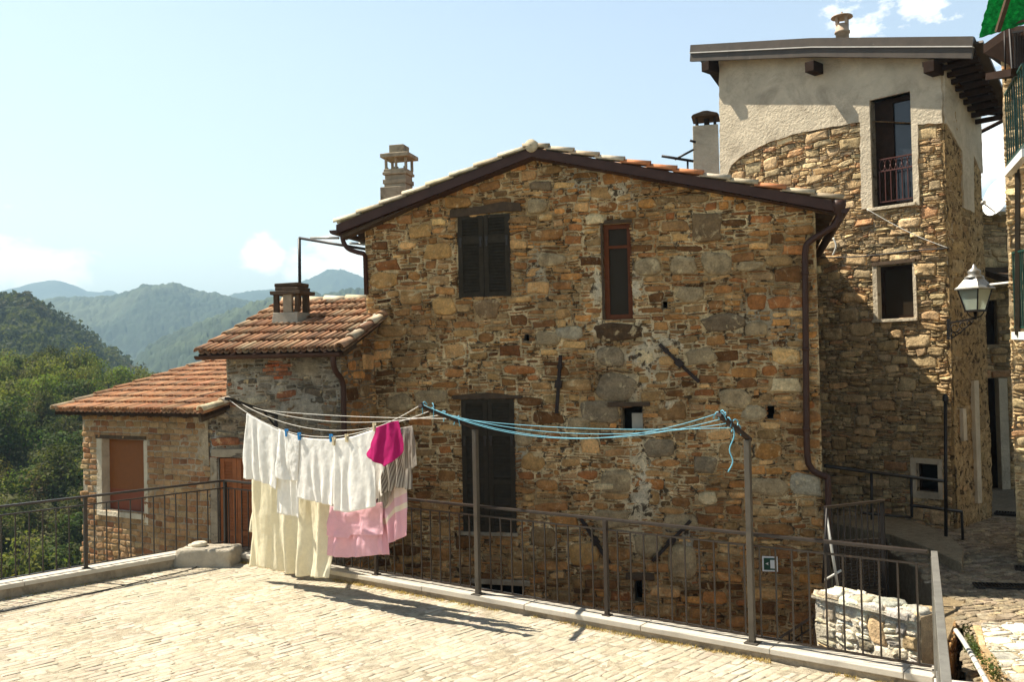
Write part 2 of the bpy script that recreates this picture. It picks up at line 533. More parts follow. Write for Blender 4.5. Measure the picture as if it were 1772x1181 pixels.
PAL_BRICK = [((0.340, 0.201, 0.097), 5), ((0.377, 0.238, 0.122), 4), ((0.313, 0.160, 0.076), 3), ((0.405, 0.275, 0.151), 2), ((0.276, 0.127, 0.061), 1)]


def pick_cols(pal, n, rng, var=0.14):
    w = np.array([p[1] for p in pal], float); w /= w.sum()
    c = np.array([p[0] for p in pal])[rng.choice(len(pal), n, p=w)]
    c = c * (1 + rng.normal(0, var, (n, 1))) * (1 + rng.normal(0, 0.018, (n, 3)))
    return np.clip(c, 0.01, 0.9)


def stones(mb, fr, S, rng, warp=0.03, mi=0, K=16, hs=1.0, seed=0):
    """S: array cx, cy, half w, half h, relief, exponent, r,g,b"""
    S = np.asarray(S, float); N = len(S)
    if N == 0: return
    th = np.linspace(0, 2 * np.pi, K, endpoint=False) + 0.2
    c, s_ = np.cos(th), np.sin(th)
    e = 2.0 / S[:, 5:6]
    X = np.sign(c) * np.abs(c)[None] ** e; Y = np.sign(s_) * np.abs(s_)[None] ** e
    R = np.ones((N, K))
    for j in range(2, 6):
        R += rng.normal(0, 0.035, (N, 1)) * np.cos(j * th[None] + rng.uniform(0, 6.3, (N, 1)))
    R += rng.normal(0, 0.038, (N, K))
    rot = rng.normal(0, 0.045, (N, 1))
    tx = rng.normal(0, 0.22, (N, 1)); ty = rng.normal(0, 0.22, (N, 1))
    h = S[:, 4:5]
    V = []; Cc = []
    scl = (1.0, 0.975, 0.90, 0.52, 0.0); hh = (-1.3, 0.45, 0.95, 1.0, 0.98)
    for q, (sc, hv) in enumerate(zip(scl, hh)):
        kk = K if sc > 0 else 1
        x = (X * R * sc if sc > 0 else np.zeros((N, 1))) * S[:, 2:3]
        y = (Y * R * sc if sc > 0 else np.zeros((N, 1))) * S[:, 3:4]
        xr = x * np.cos(rot) - y * np.sin(rot); yr = x * np.sin(rot) + y * np.cos(rot)
        tilt = (tx * x / S[:, 2:3] + ty * y / S[:, 3:4]) if hv > 0.6 else 0
        w = h * (hv + tilt + (rng.normal(0, 0.13, (N, kk)) if hv > 0 else 0)) * hs
        u = S[:, 0:1] + xr; v = S[:, 1:2] + yr
        V.append(np.stack([u, v, w + np.zeros_like(u)], -1))
        shade = 1.0
        Cc.append(np.repeat(S[:, None, 6:9], kk, 1) * shade)
    V = np.concatenate(V, 1); Cc = np.concatenate(Cc, 1)
    n = V.shape[1]
    U, W_ = V[..., 0].copy(), V[..., 1].copy()
    if warp:
        V[..., 0] += warp * 2 * (fbm(U * 1.7, W_ * 1.7, seed + 1) - 0.5) + warp * (vn(U * 6, W_ * 6, seed + 2) - 0.5)
        V[..., 1] += warp * 2 * (fbm(U * 1.3, W_ * 1.9, seed + 3) - 0.5) + warp * (vn(U * 5, W_ * 7, seed + 4) - 0.5)
    fs = []
    k = np.arange(K); k2 = (k + 1) % K
    for q in range(3):
        fs.append(np.stack([q * K + k, q * K + k2, (q + 1) * K + k2, (q + 1) * K + k], -1))
    F4 = np.concatenate(fs); F3 = np.stack([3 * K + k, 3 * K + k2, np.full(K, 4 * K)], -1)
    off = (np.arange(N) * n)[:, None, None]
    P = fr.pts(V.reshape(-1, 3))
    base = mb.n
    mb.add(P, (F4[None] + off).reshape(-1, 4), Cc.reshape(-1, 3), mi, True)
    mb.f.append(((F3[None] + off).reshape(-1, 3) + base, mi, True))


def pack(poly, holes, rng, cu, cv, classes, fill=(2, 6), forced=(), two=0.25):
    """irregular packing of stones of mixed sizes; returns cx,cy,hw,hh"""
    xs = [p[0] for p in poly]; ys = [p[1] for p in poly]
    x0, x1, y0, y1 = min(xs), max(xs), min(ys), max(ys)
    nu = int((x1 - x0) / cu) + 1; nv = int((y1 - y0) / cv) + 1
    gx, gy = np.meshgrid(x0 + (np.arange(nu) + 0.5) * cu, y0 + (np.arange(nv) + 0.5) * cv)
    free = in_poly(gx, gy, poly)
    for hx0, hx1, hy0, hy1 in holes:
        free &= ~((gx > hx0) & (gx < hx1) & (gy > hy0) & (gy < hy1))
    out = []
    for fx, fy, fw, fh in forced:
        k = (np.abs(gx - fx) < fw) & (np.abs(gy - fy) < fh)
        free &= ~k

    def put(i, j, w, h): out.append((x0 + (i + w / 2) * cu, y0 + (j + h / 2) * cv, w * cu / 2, h * cv / 2)); free[j:j + h, i:i + w] = False
    for (w0, w1), (h0, h1), dens in classes:
        for _ in range(int(dens * nu * nv)):
            w = int(rng.integers(w0, w1 + 1)); h = int(rng.integers(h0, h1 + 1))
            if w >= nu or h >= nv: continue
            i = int(rng.integers(0, nu - w)); j = int(rng.integers(0, nv - h))
            if free[j:j + h, i:i + w].all(): put(i, j, w, h)
    for j in range(nv):
        i = 0
        while i < nu:
            if not free[j, i]: i += 1; continue
            w = int(rng.integers(fill[0], fill[1] + 1)); k = 1
            while k < w and i + k < nu and free[j, i + k]: k += 1
            h = 2 if (rng.random() < two and j + 1 < nv and free[j + 1, i:i + k].all()) else 1
            put(i, j, k, h); i += k
    return np.array(out) if out else np.zeros((0, 4))


def courses(poly, holes, rng, rowh, wid, jit=0.12):
    xs = [p[0] for p in poly]; ys = [p[1] for p in poly]
    x0, x1, y0, y1 = min(xs), max(xs), min(ys), max(ys)
    out = []; y = y0
    while y < y1:
        h = rng.uniform(*rowh); x = x0 - rng.uniform(0, wid[1])
        while x < x1:
            w = rng.uniform(*wid); out.append((x + w / 2, y + h / 2, w / 2, h / 2)); x += w
        y += h
    a = np.array(out)
    k = in_poly(a[:, 0], a[:, 1], poly)
    for hx0, hx1, hy0, hy1 in holes:
        k &= ~((a[:, 0] + a[:, 2] * 0.5 > hx0) & (a[:, 0] - a[:, 2] * 0.5 < hx1) & (a[:, 1] + a[:, 3] * 0.4 > hy0) & (a[:, 1] - a[:, 3] * 0.4 < hy1))
    return a[k]


def dress(R, pal, rng, gap, rel, ex, var=0.14):
    n = len(R)
    S = np.zeros((n, 9)); S[:, :4] = R
    S[:, 2] = np.maximum(S[:, 2] * rng.uniform(0.97, 1.06, n) - gap * rng.uniform(0.4, 1.3, n), 0.012)
    S[:, 3] = np.maximum(S[:, 3] * rng.uniform(0.97, 1.06, n) - gap * rng.uniform(0.4, 1.3, n), 0.010)
    S[:, 4] = rng.uniform(rel[0], rel[1], n); S[:, 5] = rng.uniform(ex[0], ex[1], n)
    S[:, 6:9] = pick_cols(pal, n, rng, var)
    return S


def bed(mb, fr, poly, holes, sp, amp, col, mi=1, w=0.0, seed=0, col2=None, white=(), thick=0.3):
    """the mortar the stones sit in: a rough sheet with closed edges"""
    xs = [p[0] for p in poly]; ys = [p[1] for p in poly]
    x0, x1, y0, y1 = min(xs), max(xs), min(ys), max(ys)
    nu = max(2, int(round((x1 - x0) / sp))); nv = max(2, int(round((y1 - y0) / sp)))
    gu = np.linspace(x0, x1, nu + 1); gv = np.linspace(y0, y1, nv + 1)
    U, V_ = np.meshgrid(gu, gv)
    n1 = fbm(U * 2.2, V_ * 2.2, seed + 31, 3); n2 = vn(U * 18, V_ * 18, seed + 32); n3 = vn(U * 45, V_ * 45, seed + 33)
    Wd = w + amp * ((n1 - 0.5) * 2.0 + (n2 - 0.5) * 0.9 + (n3 - 0.5) * 0.5)
    t = np.clip((fbm(U * 1.1, V_ * 1.4, seed + 40, 4) - 0.40) * 5, 0, 1)[..., None]
    C = np.array(col)[None, None] * (1 - t) + np.array(col2 if col2 else col)[None, None] * t
    for (wu, wv, su, sv, k, wc) in white:
        g = np.exp(-((U - wu) / su) ** 2 - ((V_ - wv) / sv) ** 2) * np.clip((fbm(U * 3.5, V_ * 3.5, seed + 50, 3) - 0.36) * 6, 0, 1)
        Wd = Wd + g * k
        C = C * (1 - g[..., None]) + np.array(wc)[None, None] * g[..., None]
    C = C * (0.8 + 0.4 * n2[..., None])
    cu = (U[:-1, :-1] + U[1:, 1:]) / 2; cv = (V_[:-1, :-1] + V_[1:, 1:]) / 2
    ok = in_poly(cu, cv, poly)
    for hx0, hx1, hy0, hy1 in holes:
        ok &= ~((cu > hx0) & (cu < hx1) & (cv > hy0) & (cv < hy1))
    k = nu + 1
    idx = (np.arange(nv)[:, None] * k + np.arange(nu)[None])
    F = np.stack([idx, idx + 1, idx + k + 1, idx + k], -1)[ok]
    mb.add(fr.pts(np.stack([U, V_, Wd], -1).reshape(-1, 3)), F, C.reshape(-1, 3), mi, True)
    n = len(poly)
    for i in range(n):
        a, b = poly[i], poly[(i + 1) % n]
        mb.add([fr.P(a[0], a[1], w - 0.004), fr.P(b[0], b[1], w - 0.004), fr.P(b[0], b[1], w - thick), fr.P(a[0], a[1], w - thick)],
               [(3, 2, 1, 0)], col, mi)


RUBBLE = [((5, 9), (4, 6), 0.012), ((4, 7), (3, 4), 0.045), ((3, 6), (2, 3), 0.14), ((2, 4), (2, 2), 0.16)]


def rubble_wall(mb, fr, poly, holes, seed, pal, cu=0.06, cv=0.040, gap=0.016, rel=(0.008, 0.040), ex=(2.8, 8), col=(0.46, 0.315, 0.155),
                col2=(0.76, 0.58, 0.325), forced=(), white=(), classes=RUBBLE, amp=0.019, warp=0.04, sp=0.04, hs=1.0, bw=-0.008, bth=0.3):
    rng = np.random.default_rng(seed)
    R = pack(poly, holes, rng, cu, cv, classes, forced=[f[:4] for f in forced])
    S = dress(R, pal, rng, gap, rel, ex, 0.20)
    area = S[:, 2] * S[:, 3]
    S[:, 4] *= np.clip(0.75 + area * 20, 0.7, 1.3)
    if forced:
        Fz = np.zeros((len(forced), 9))
        for i, f in enumerate(forced):
            Fz[i, :4] = f[:4]; Fz[i, 4] = 0.03; Fz[i, 5] = f[7] if len(f) > 7 else 3.5; Fz[i, 6:9] = f[4:7]
        S = np.concatenate([S, Fz])
    stones(mb, fr, S, rng, warp, 0, 16, hs, seed)
    bed(mb, fr, poly, holes, sp, amp, col, 1, bw, seed, col2, white, thick=bth)


# ------------------------------------------------------------------ roof tiles
PAL_TILE = [((0.318, 0.167, 0.087), 5), ((0.280, 0.136, 0.067), 3), ((0.341, 0.209, 0.119), 4), ((0.303, 0.217, 0.134), 1), ((0.235, 0.128, 0.071), 2)]
PAL_TILE_PALE = [((0.50, 0.405, 0.27), 5), ((0.44, 0.33, 0.21), 3), ((0.54, 0.46, 0.33), 3)]


def barrels(mb, items, r0, r1, rng, seg=7, thick=0.016, up=True, mi=0):
    """items: (p_low, p_high, side, normal, colour) half-round tiles"""
    a = np.linspace(0, math.pi, seg)
    V = []; C = []; F = []
    n = seg
    for (p0, p1, sd, nm, col) in items:
        for (p, r) in ((p0, r0), (p1, r1)):
            for rr in (r, r - thick):
                for t in a:
                    V.append(p + sd * (math.cos(t) * rr) + nm * (math.sin(t) * rr * (1 if up else -1)))
                    C.append(col)
    q = []
    for k in range(seg - 1):
        q.append((k, k + 1, 2 * n + k + 1, 2 * n + k))
        q.append((n + k + 1, n + k, 3 * n + k, 3 * n + k + 1))
        q.append((k + 1, k, n + k, n + k + 1))
        q.append((2 * n + k, 2 * n + k + 1, 3 * n + k + 1, 3 * n + k))
    q.append((0, 2 * n, 3 * n, n)); q.append((seg - 1, n + seg - 1, 3 * n + seg - 1, 2 * n + seg - 1))
    q = np.array(q)
    m_ = len(items)
    if m_ == 0: return
    Fq = (q[None] + (np.arange(m_) * 4 * n)[:, None, None]).reshape(-1, 4)
    mb.add(np.array([tuple(v) for v in V]), Fq, np.array(C), mi, True)


def tiled(mb, P0, e, s, width, length, cw=0.105, row=0.4, r=0.042, pal=PAL_TILE, seed=0, keep=None):
    """a tiled slope: P0 low left corner, e along the eave, s up the slope"""
    rng = np.random.default_rng(seed)
    e = Vector(e).normalized(); s = Vector(s).normalized(); nm = e.cross(s).normalized()
    if nm.z < 0: nm = -nm
    P0 = Vector(P0)
    up = []; dn = []
    nc = int(width / cw); nr = int(math.ceil(length / row))
    for j in range(nr):
        for i in range(nc + 1):
            c0 = pick_cols(pal, 1, rng, 0.19)[0]
            t0 = j * row; t1 = min(t0 + row * 1.12, length + 0.03)
            off = nm * (0.030 + rng.normal(0, 0.004))
            jx = rng.normal(0, 0.006); dj = rng.normal(0, 0.012)
            if keep and not keep((i + 0.5) * cw, t0 + row * 0.5): continue
            dn.append((P0 + e * ((i + 0.5) * cw) + s * (t0 + 0.01) + nm * 0.036, P0 + e * ((i + 0.5) * cw) + s * t1 + nm * 0.018, e, nm, c0 * 0.9))
            up.append((P0 + e * (i * cw + jx) + s * (t0 + dj) + off + nm * 0.018, P0 + e * (i * cw + jx) + s * t1 + off * 0.55, e, nm, c0))
    barrels(mb, up, r, r * 0.86, rng)
    barrels(mb, dn, r * 1.15, r * 1.05, rng, up=False)


def slab(mb, P0, e, s, width, length, thick, col=(1, 1, 1), mi=0, drop=0.0):
    e = Vector(e).normalized(); s = Vector(s).normalized(); nm = e.cross(s).normalized()
    if nm.z < 0: nm = -nm
    P0 = Vector(P0) - nm * drop
    ps = []
    for w in (-thick, 0):
        for b in (0, length):
            for a in (0, width):
                ps.append(P0 + e * a + s * b + nm * w)
    mb.hexa(ps, col, mi)


# ------------------------------------------------------------------ frames of the buildings
MAIN = Frame((-0.38, 14.70, 0), (0.9659, -0.2588, 0))
_cr = pt(1645, 600, 17.0)
TOW = Frame((_cr.x, _cr.y, 0), (0.68, -0.733, 0))
TOWR = Frame((_cr.x, _cr.y, 0), (0.733, 0.68, 0))


def line_hit(fr, x, y, w=0.0):
    u, v = fr.uv(x, y, w)
    return fr.P(u, v, w)


IN = -MAIN.N   # inward direction of the main house


def fit_rect(fr, x0, y0, x1, y1, w=0.0):
    """rectangle (u0,u1,v0,v1) from its corners in view"""
    a = fr.uv(x0, y0, w); b = fr.uv(x1, y1, w); c = fr.uv(x0, y1, w); d = fr.uv(x1, y0, w)
    return ((a[0] + c[0]) / 2, (b[0] + d[0]) / 2, (b[1] + c[1]) / 2, (a[1] + d[1]) / 2)


def grow(r, k, kv=None):
    kv = k if kv is None else kv
    return (r[0] - k, r[1] + k, r[2] - kv, r[3] + kv)


# ------------------------------------------------------------------ joinery
def shutter_leaf(parent, fr, r, w, mat, slat=0.05, panels=((0.05, 0.62), (0.66, 0.95)), th=0.035, hinges=True):
    u0, u1, v0, v1 = r
    mb = MB(); st = 0.075; H = v1 - v0
    mb.box(fr, u0, u0 + st, v0, v1, w - th, w)
    mb.box(fr, u1 - st, u1, v0, v1, w - th, w)
    cuts = [0.0] + [x for p in panels for x in p] + [1.0]
    for k in range(0, len(cuts), 2):
        a, b = v0 + cuts[k] * H, v0 + cuts[k + 1] * H
        mb.box(fr, u0 + st, u1 - st, a, b, w - th, w - 0.004)
    for a, b in panels:
        a, b = v0 + a * H, v0 + b * H
        y = a + 0.02
        while y < b - 0.01:
            p = [fr.P(u0 + st, y, w - 0.006), fr.P(u1 - st, y, w - 0.006), fr.P(u1 - st, y + slat * 0.85, w - th + 0.002), fr.P(u0 + st, y + slat * 0.85, w - th + 0.002)]
            q = [x + Z * 0.008 for x in p]
            mb.hexa([p[0], p[1], p[3], p[2], q[0], q[1], q[3], q[2]])
            y += slat
        mb.box(fr, u0 + st, u1 - st, a, b, w - th - 0.012, w - th - 0.004)
    o = mb.build('shutter', mat, parent)
    if hinges:
        for uu in (u0 + st * 0.6, u1 - st * 0.6):
            h = MB()
            vv = v0 + 0.70 * H
            h.box(fr, uu - 0.014, uu + 0.014, vv - 0.10, vv + 0.04, w + 0.001, w + 0.012)
            h.box(fr, uu - 0.022, uu + 0.022, vv + 0.0, vv + 0.05, w + 0.001, w + 0.018)
            h.build('hinge', M['lightmetal'] if hinges == 2 else M['rail'], o)
    return o


def window(parent, fr, r, w, fmat, pmat, fw=0.05, transoms=(), mullions=(), depth=0.05):
    u0, u1, v0, v1 = r
    f = MB()
    f.box(fr, u0, u0 + fw, v0, v1, w - depth, w); f.box(fr, u1 - fw, u1, v0, v1, w - depth, w)
    f.box(fr, u0 + fw, u1 - fw, v0, v0 + fw, w - depth, w - 0.002); f.box(fr, u0 + fw, u1 - fw, v1 - fw, v1, w - depth, w - 0.002)
    for t in transoms: f.box(fr, u0 + fw, u1 - fw, v0 + (v1 - v0) * t - 0.022, v0 + (v1 - v0) * t + 0.022, w - depth, w - 0.004)
    for t in mullions: f.box(fr, u0 + (u1 - u0) * t - fw * 0.5, u0 + (u1 - u0) * t + fw * 0.5, v0 + fw, v1 - fw, w - depth, w - 0.003)
    o = f.build('window', fmat, parent)
    p = MB(); p.box(fr, u0 + fw * 0.9, u1 - fw * 0.9, v0 + fw * 0.9, v1 - fw * 0.9, w - depth - 0.004, w - depth + 0.012)
    p.build('pane', pmat, o)
    return o


def reveal(mb, fr, r, d, col, mi=0, th=0.03):
    """the four sides and the back of a wall opening"""
    u0, u1, v0, v1 = r
    mb.box(fr, u0 - th, u0, v0 - th, v1 + th, -d, 0.004, col, mi); mb.box(fr, u1, u1 + th, v0 - th, v1 + th, -d, 0.004, col, mi)
    mb.box(fr, u0, u1, v0 - th, v0, -d, 0.003, col, mi); mb.box(fr, u0, u1, v1, v1 + th, -d, 0.003, col, mi)


def downpipe(parent, pts, r=0.045, name='downpipe'):
    mb = MB(); mb.tube(pts, r, 12)
    for p0, p1 in zip(pts[:-1], pts[1:]):
        d = (p1 - p0)
        if d.length > 1.2:
            for t in (0.1, 0.5, 0.92):
                c = p0 + d * t; mb.tube([c - d.normalized() * 0.025, c + d.normalized() * 0.025], r * 1.18, 12)
    return mb.build(name, M['gutter'], parent)


def smooth_path(pts, k=5):
    pts = [Vector(p) for p in pts]; out = []
    n = len(pts)
    for i in range(n - 1):
        p0 = pts[max(i - 1, 0)]; p1 = pts[i]; p2 = pts[i + 1]; p3 = pts[min(i + 2, n - 1)]
        for q in range(k):
            t = q / k
            out.append(0.5 * ((2 * p1) + (p2 - p0) * t + (2 * p0 - 5 * p1 + 4 * p2 - p3) * t * t + (3 * p1 - p0 - 3 * p2 + p3) * t ** 3))
    out.append(pts[-1])
    return out

# ================================================================== MAIN STONE HOUSE
WV = 0.25
rg = MAIN.uv(920, 255, WV); el = MAIN.uv(584, 388, WV); er = MAIN.uv(1453, 349, WV)
mu0 = MAIN.uv(633, 500)[0]; mu1 = MAIN.uv(1417, 600)[0]


def roof_v(u):
    if u < rg[0]: return el[1] + (rg[1] - el[1]) * (u - el[0]) / (rg[0] - el[0])
    return rg[1] + (er[1] - rg[1]) * (u - rg[0]) / (er[0] - rg[0])


main = thing('stone_house', MAIN.P((mu0 + mu1) / 2, -3.2), 'brown rubble stone gable house with dark shutters behind the clotheslines', 'house')
gable = [(mu0, -3.2), (mu1, -3.2), (mu1, roof_v(mu1) - 0.07), (rg[0], rg[1] - 0.07), (mu0, roof_v(mu0) - 0.07)]
R_up = fit_rect(MAIN, 794, 373, 883, 514)
R_dn = fit_rect(MAIN, 801, 692, 892, 921)
R_rw = fit_rect(MAIN, 1045, 387, 1094, 553)
R_sm = fit_rect(MAIN, 1077, 704, 1112, 744)
R_low = fit_rect(MAIN, 1098, 1004, 1113, 1042)
R_hole = fit_rect(MAIN, 1327, 703, 1340, 726)
R_cel = fit_rect(MAIN, 820, 1012, 905, 1040)
tiny = [fit_rect(MAIN, x - 5, y - 6, x + 5, y + 6) for x, y in ((912, 585), (1152, 528))]
holes = [grow(R_up, -0.02), grow(R_dn, -0.02), grow(R_rw, 0.0), R_sm, R_low, R_hole, R_cel] + tiny


def fst(x, y, w, h, c, e=3.5):
    u, v = MAIN.uv(x, y)
    return (u, v, w * 14.3 / FPX / 2, h * 14.3 / FPX / 2, c[0], c[1], c[2], e)


GY = (0.29, 0.22, 0.135); DK = (0.095, 0.055, 0.028); CRM = (0.72, 0.56, 0.32); GB = (0.40, 0.295, 0.165); OC = (0.52, 0.30, 0.11)
forced = [fst(1066, 574, 84, 30, DK, 2.6), fst(1066, 671, 70, 48, GY, 2.8), fst(1037, 712, 64, 38, GY, 6), fst(1055, 617, 52, 34, GY, 2.6),
          fst(1112, 616, 34, 28, CRM, 2.6), fst(1225, 392, 50, 50, (0.235, 0.155, 0.08), 5), fst(1163, 711, 46, 34, (0.27, 0.15, 0.06), 4),
          fst(1212, 620, 48, 30, GB, 2.8), fst(1182, 458, 44, 32, GB, 3), fst(1240, 455, 52, 40, GB, 2.8), fst(1298, 460, 44, 16, GB, 2.6),
          fst(1122, 460, 44, 30, GB, 3), fst(665, 485, 52, 30, OC, 3.5), fst(757, 435, 60, 26, OC, 4), fst(725, 400, 46, 24, OC, 3.5),
          fst(929, 356, 36, 24, GB, 3), fst(935, 322, 40, 16, (0.22, 0.155, 0.09)), fst(955, 450, 50, 22, GB, 3), fst(1030, 380, 34, 15, CRM, 5),
          fst(768, 532, 44, 34, OC, 3), fst(843, 535, 46, 36, (0.27, 0.17, 0.085), 3), fst(1308, 570, 42, 22, GB, 3), fst(1270, 690, 54, 30, GB, 3),
          fst(1360, 665, 50, 22, CRM, 6), fst(1140, 775, 52, 36, GY, 3), fst(1220, 805, 36, 30, GY, 5), fst(1065, 835, 52, 40, GB, 4), fst(1330, 845, 64, 30, GB, 3),
          fst(1395, 840, 50, 34, (0.40, 0.35, 0.25), 5), fst(1225, 862, 32, 20, CRM, 2.8), fst(1045, 843, 34, 12, CRM, 4), fst(1120, 945, 46, 40, GB, 3),
          fst(690, 700, 46, 36, GB, 3.5), fst(745, 690, 60, 30, GB, 4), fst(1305, 715, 40, 26, (0.42, 0.33, 0.20), 3),
          fst(950, 585, 46, 24, GB, 5), fst(985, 575, 48, 22, (0.38, 0.32, 0.22), 4), fst(1000, 735, 40, 24, GB, 4), fst(925, 800, 40, 28, OC, 2.8),
          fst(1250, 560, 70, 28, (0.21, 0.15, 0.09), 4), fst(1195, 510, 46, 26, GB, 3), fst(905, 760, 34, 30, GB, 3), fst(1010, 960, 50, 40, OC, 3),
          fst(1060, 900, 60, 30, GB, 4), fst(1180, 905, 54, 26, GB, 4), fst(1180, 975, 46, 60, GB, 3), fst(940, 930, 44, 36, (0.3, 0.19, 0.09), 4)]
WHT = (0.60, 0.51, 0.36)


def wp(x, y, su, sv, k=0.02, c=WHT):
    u, v = MAIN.uv(x, y)
    return (u, v, su, sv, k, c)


white = [wp(1105, 640, 0.33, 0.65, 0.042), wp(1160, 600, 0.30, 0.22, 0.05), wp(1030, 575, 0.16, 0.35, 0.045), wp(1100, 520, 0.15, 0.5, 0.045), wp(1035, 500, 0.1, 0.6, 0.045),
         wp(1110, 850, 0.25, 0.7, 0.045), wp(1150, 690, 0.2, 0.3, 0.045), wp(1010, 310, 0.4, 0.3, 0.02, (0.42, 0.36, 0.25)), wp(930, 480, 0.25, 0.5, 0.02, (0.42, 0.36, 0.25)),
         wp(1080, 330, 0.2, 0.3, 0.045), wp(900, 790, 0.15, 0.9, 0.015, (0.40, 0.36, 0.27)), wp(1330, 560, 0.7, 0.5, 0.012, (0.42, 0.35, 0.24)), wp(1180, 930, 0.3, 0.5, 0.018, (0.36, 0.32, 0.25))]
mb = MB()
rubble_wall(mb, MAIN, gable, holes, 5, PAL_MAIN, forced=forced, white=white)
for r in holes: reveal(mb, MAIN, r, 0.27, (0.24, 0.18, 0.11), 1)
core = [(mu0 + 0.01, -3.2), (mu1 - 0.01, -3.2), (mu1 - 0.01, roof_v(mu1) - 0.12), (rg[0], rg[1] - 0.12), (mu0 + 0.01, roof_v(mu0) - 0.12)]
mb.prism(MAIN, core, -6.7, -0.29, (0.20, 0.15, 0.09), 1)
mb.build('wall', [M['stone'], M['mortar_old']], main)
for r in (R_sm, R_low, R_hole, R_cel, *tiny):
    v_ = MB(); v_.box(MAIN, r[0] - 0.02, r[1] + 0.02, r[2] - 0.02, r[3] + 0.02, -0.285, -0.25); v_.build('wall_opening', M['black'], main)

# roof
roof_bits = MB()
DEP = 6.7
F0 = MAIN.P(el[0], el[1], WV); FR = MAIN.P(rg[0], rg[1], WV); F1 = MAIN.P(er[0], er[1], WV)
sl = (FR - F0).length; sr = (FR - F1).length
slab(roof_bits, F0, IN, FR - F0, DEP, sl, 0.07, (0.05, 0.03, 0.02), 1)
slab(roof_bits, F1, IN, FR - F1, DEP, sr, 0.07, (0.05, 0.03, 0.02), 1)
tiled(roof_bits, F0 + IN * 0.22 - Z * 0.05, IN, FR - F0, DEP - 0.22, sl, 0.19, 0.42, 0.075, PAL_TILE, 3)
tiled(roof_bits, F1 + IN * 0.22 - Z * 0.05, IN, FR - F1, DEP - 0.22, sr, 0.19, 0.42, 0.075, PAL_TILE, 4)
rng = np.random.default_rng(21)
vt = []
for (A_, B_, pal, ln) in ((F0, FR, PAL_TILE_PALE, 0.42), (F1, FR, PAL_TILE_PALE, 0.40)):
    d = (B_ - A_).normalized(); L = (B_ - A_).length
    nmv = IN.cross(d).normalized()
    nmv = nmv if nmv.z > 0 else -nmv
    k = int(L / ln)
    for i in range(k + 1):
        t0 = i * ln - 0.04; t1 = min(t0 + ln * 1.12, L + 0.03)
        c = pick_cols(pal, 1, rng, 0.1)[0]
        if A_ is F1 and i in (2, 5, 6, 7): c = np.array((0.52, 0.20, 0.085))
        oo = IN * (0.03 + rng.normal(0, 0.006))
        vt.append((A_ + d * t0 + oo + nmv * 0.035, A_ + d * t1 + oo + nmv * 0.004, IN, nmv, c))
barrels(roof_bits, vt, 0.082, 0.066, rng, 9, 0.018)
roof_bits.lathe(FR - IN * 0.05 + Z * 0.02, [(0.01, 0), (0.10, 0.0), (0.105, 0.1), (0.10, 0.45), (0.01, 0.46)], 12, (0.52, 0.43, 0.29), 0, IN)
main_roof = roof_bits.build('roof', [M['tile'], M['darkwood']], main)

fa = MB()
for (a, b) in ((el, rg), (er, rg)):
    d = 1 if a is el else -1
    p = [(a[0] - 0.02 * d, a[1] - 0.155), (b[0], b[1] - 0.145), (b[0], b[1] - 0.012), (a[0] - 0.02 * d, a[1] - 0.012)]
    if d < 0: p = p[::-1]
    fa.prism(MAIN, p, WV - 0.03, WV + 0.012)
    q = [(a[0] + 0.02 * d, a[1] - 0.165), (b[0], b[1] - 0.155), (b[0], b[1] - 0.148), (a[0] + 0.02 * d, a[1] - 0.158)]
    if d < 0: q = q[::-1]
    fa.prism(MAIN, q, 0.0, WV - 0.032)
fa.build('bargeboard', M['gutter'], main)
# purlin ends and soffit under the overhanging eaves
so = MB()
so.prism(MAIN, [(el[0] + 0.05, el[1] - 0.24), (el[0] + 1.25, roof_v(el[0] + 1.25) - 0.17), (el[0] + 1.25, roof_v(el[0] + 1.25) - 0.155), (el[0] + 0.05, el[1] - 0.165)], 0.02, 0.20)
so.build('verge_board', M['oldwood'], main)
for k in range(10):
    w = 0.1 - k * 0.6
    p0 = MAIN.P(er[0] - 0.05, er[1] - 0.12, w); p1 = MAIN.P(mu1 - 0.3, roof_v(mu1 - 0.3) - 0.12, w)
    so = MB(); so.bar(p0, p1, 0.09, 0.10); so.build('rafter', M['oldwood'], main)
    p0 = MAIN.P(el[0] + 0.05, el[1] - 0.13, w); p1 = MAIN.P(mu0 + 0.3, roof_v(mu0 + 0.3) - 0.13, w)
    so = MB(); so.bar(p0, p1, 0.09, 0.10); so.build('rafter', M['oldwood'], main)
# gutters and downpipes
for (e_, s_) in ((el, -1), (er, 1)):
    g = MB()
    a0 = MAIN.P(e_[0] + s_ * 0.06, e_[1] - 0.10, WV + 0.03); a1 = a0 + IN * DEP
    n = 9
    V = []
    for p in (a0, a1):
        for rr in (0.075, 0.066):
            for k in range(n):
                t = math.pi + math.pi * k / (n - 1)
                V.append(p + MAIN.A * math.cos(t) * rr + Z * math.sin(t) * rr)
    fs = []
    for k in range(n - 1):
        fs += [(k, k + 1, 2 * n + k + 1, 2 * n + k), (n + k + 1, n + k, 3 * n + k, 3 * n + k + 1)]
    fs += [(0, 2 * n, 3 * n, n), (n - 1, 2 * n - 1, 4 * n - 1, 3 * n - 1), tuple(range(n))]
    g.add(V, fs, smooth=False)
    g.build('gutter', M['gutter'], main)
fn = MB()
fp = MAIN.P(*MAIN.uv(1452, 372, 0.22), 0.22)
fn.lathe(fp, [(0.04, -0.10), (0.05, 0.0), (0.10, 0.12), (0.105, 0.2), (0.095, 0.2), (0.04, 0.02)], 14)
fn.build('hopper', M['gutter'], main)
path = [MAIN.P(*MAIN.uv(x, y, w), w) for x, y, w in ((1451, 375, 0.22), (1446, 388, 0.21), (1430, 400, 0.17), (1408, 413, 0.12), (1396, 424, 0.10), (1393, 440, 0.09))]
path = smooth_path(path, 4) + [MAIN.P(*MAIN.uv(x, y, 0.09), 0.09) for x, y in ((1396, 770), (1397, 790))]
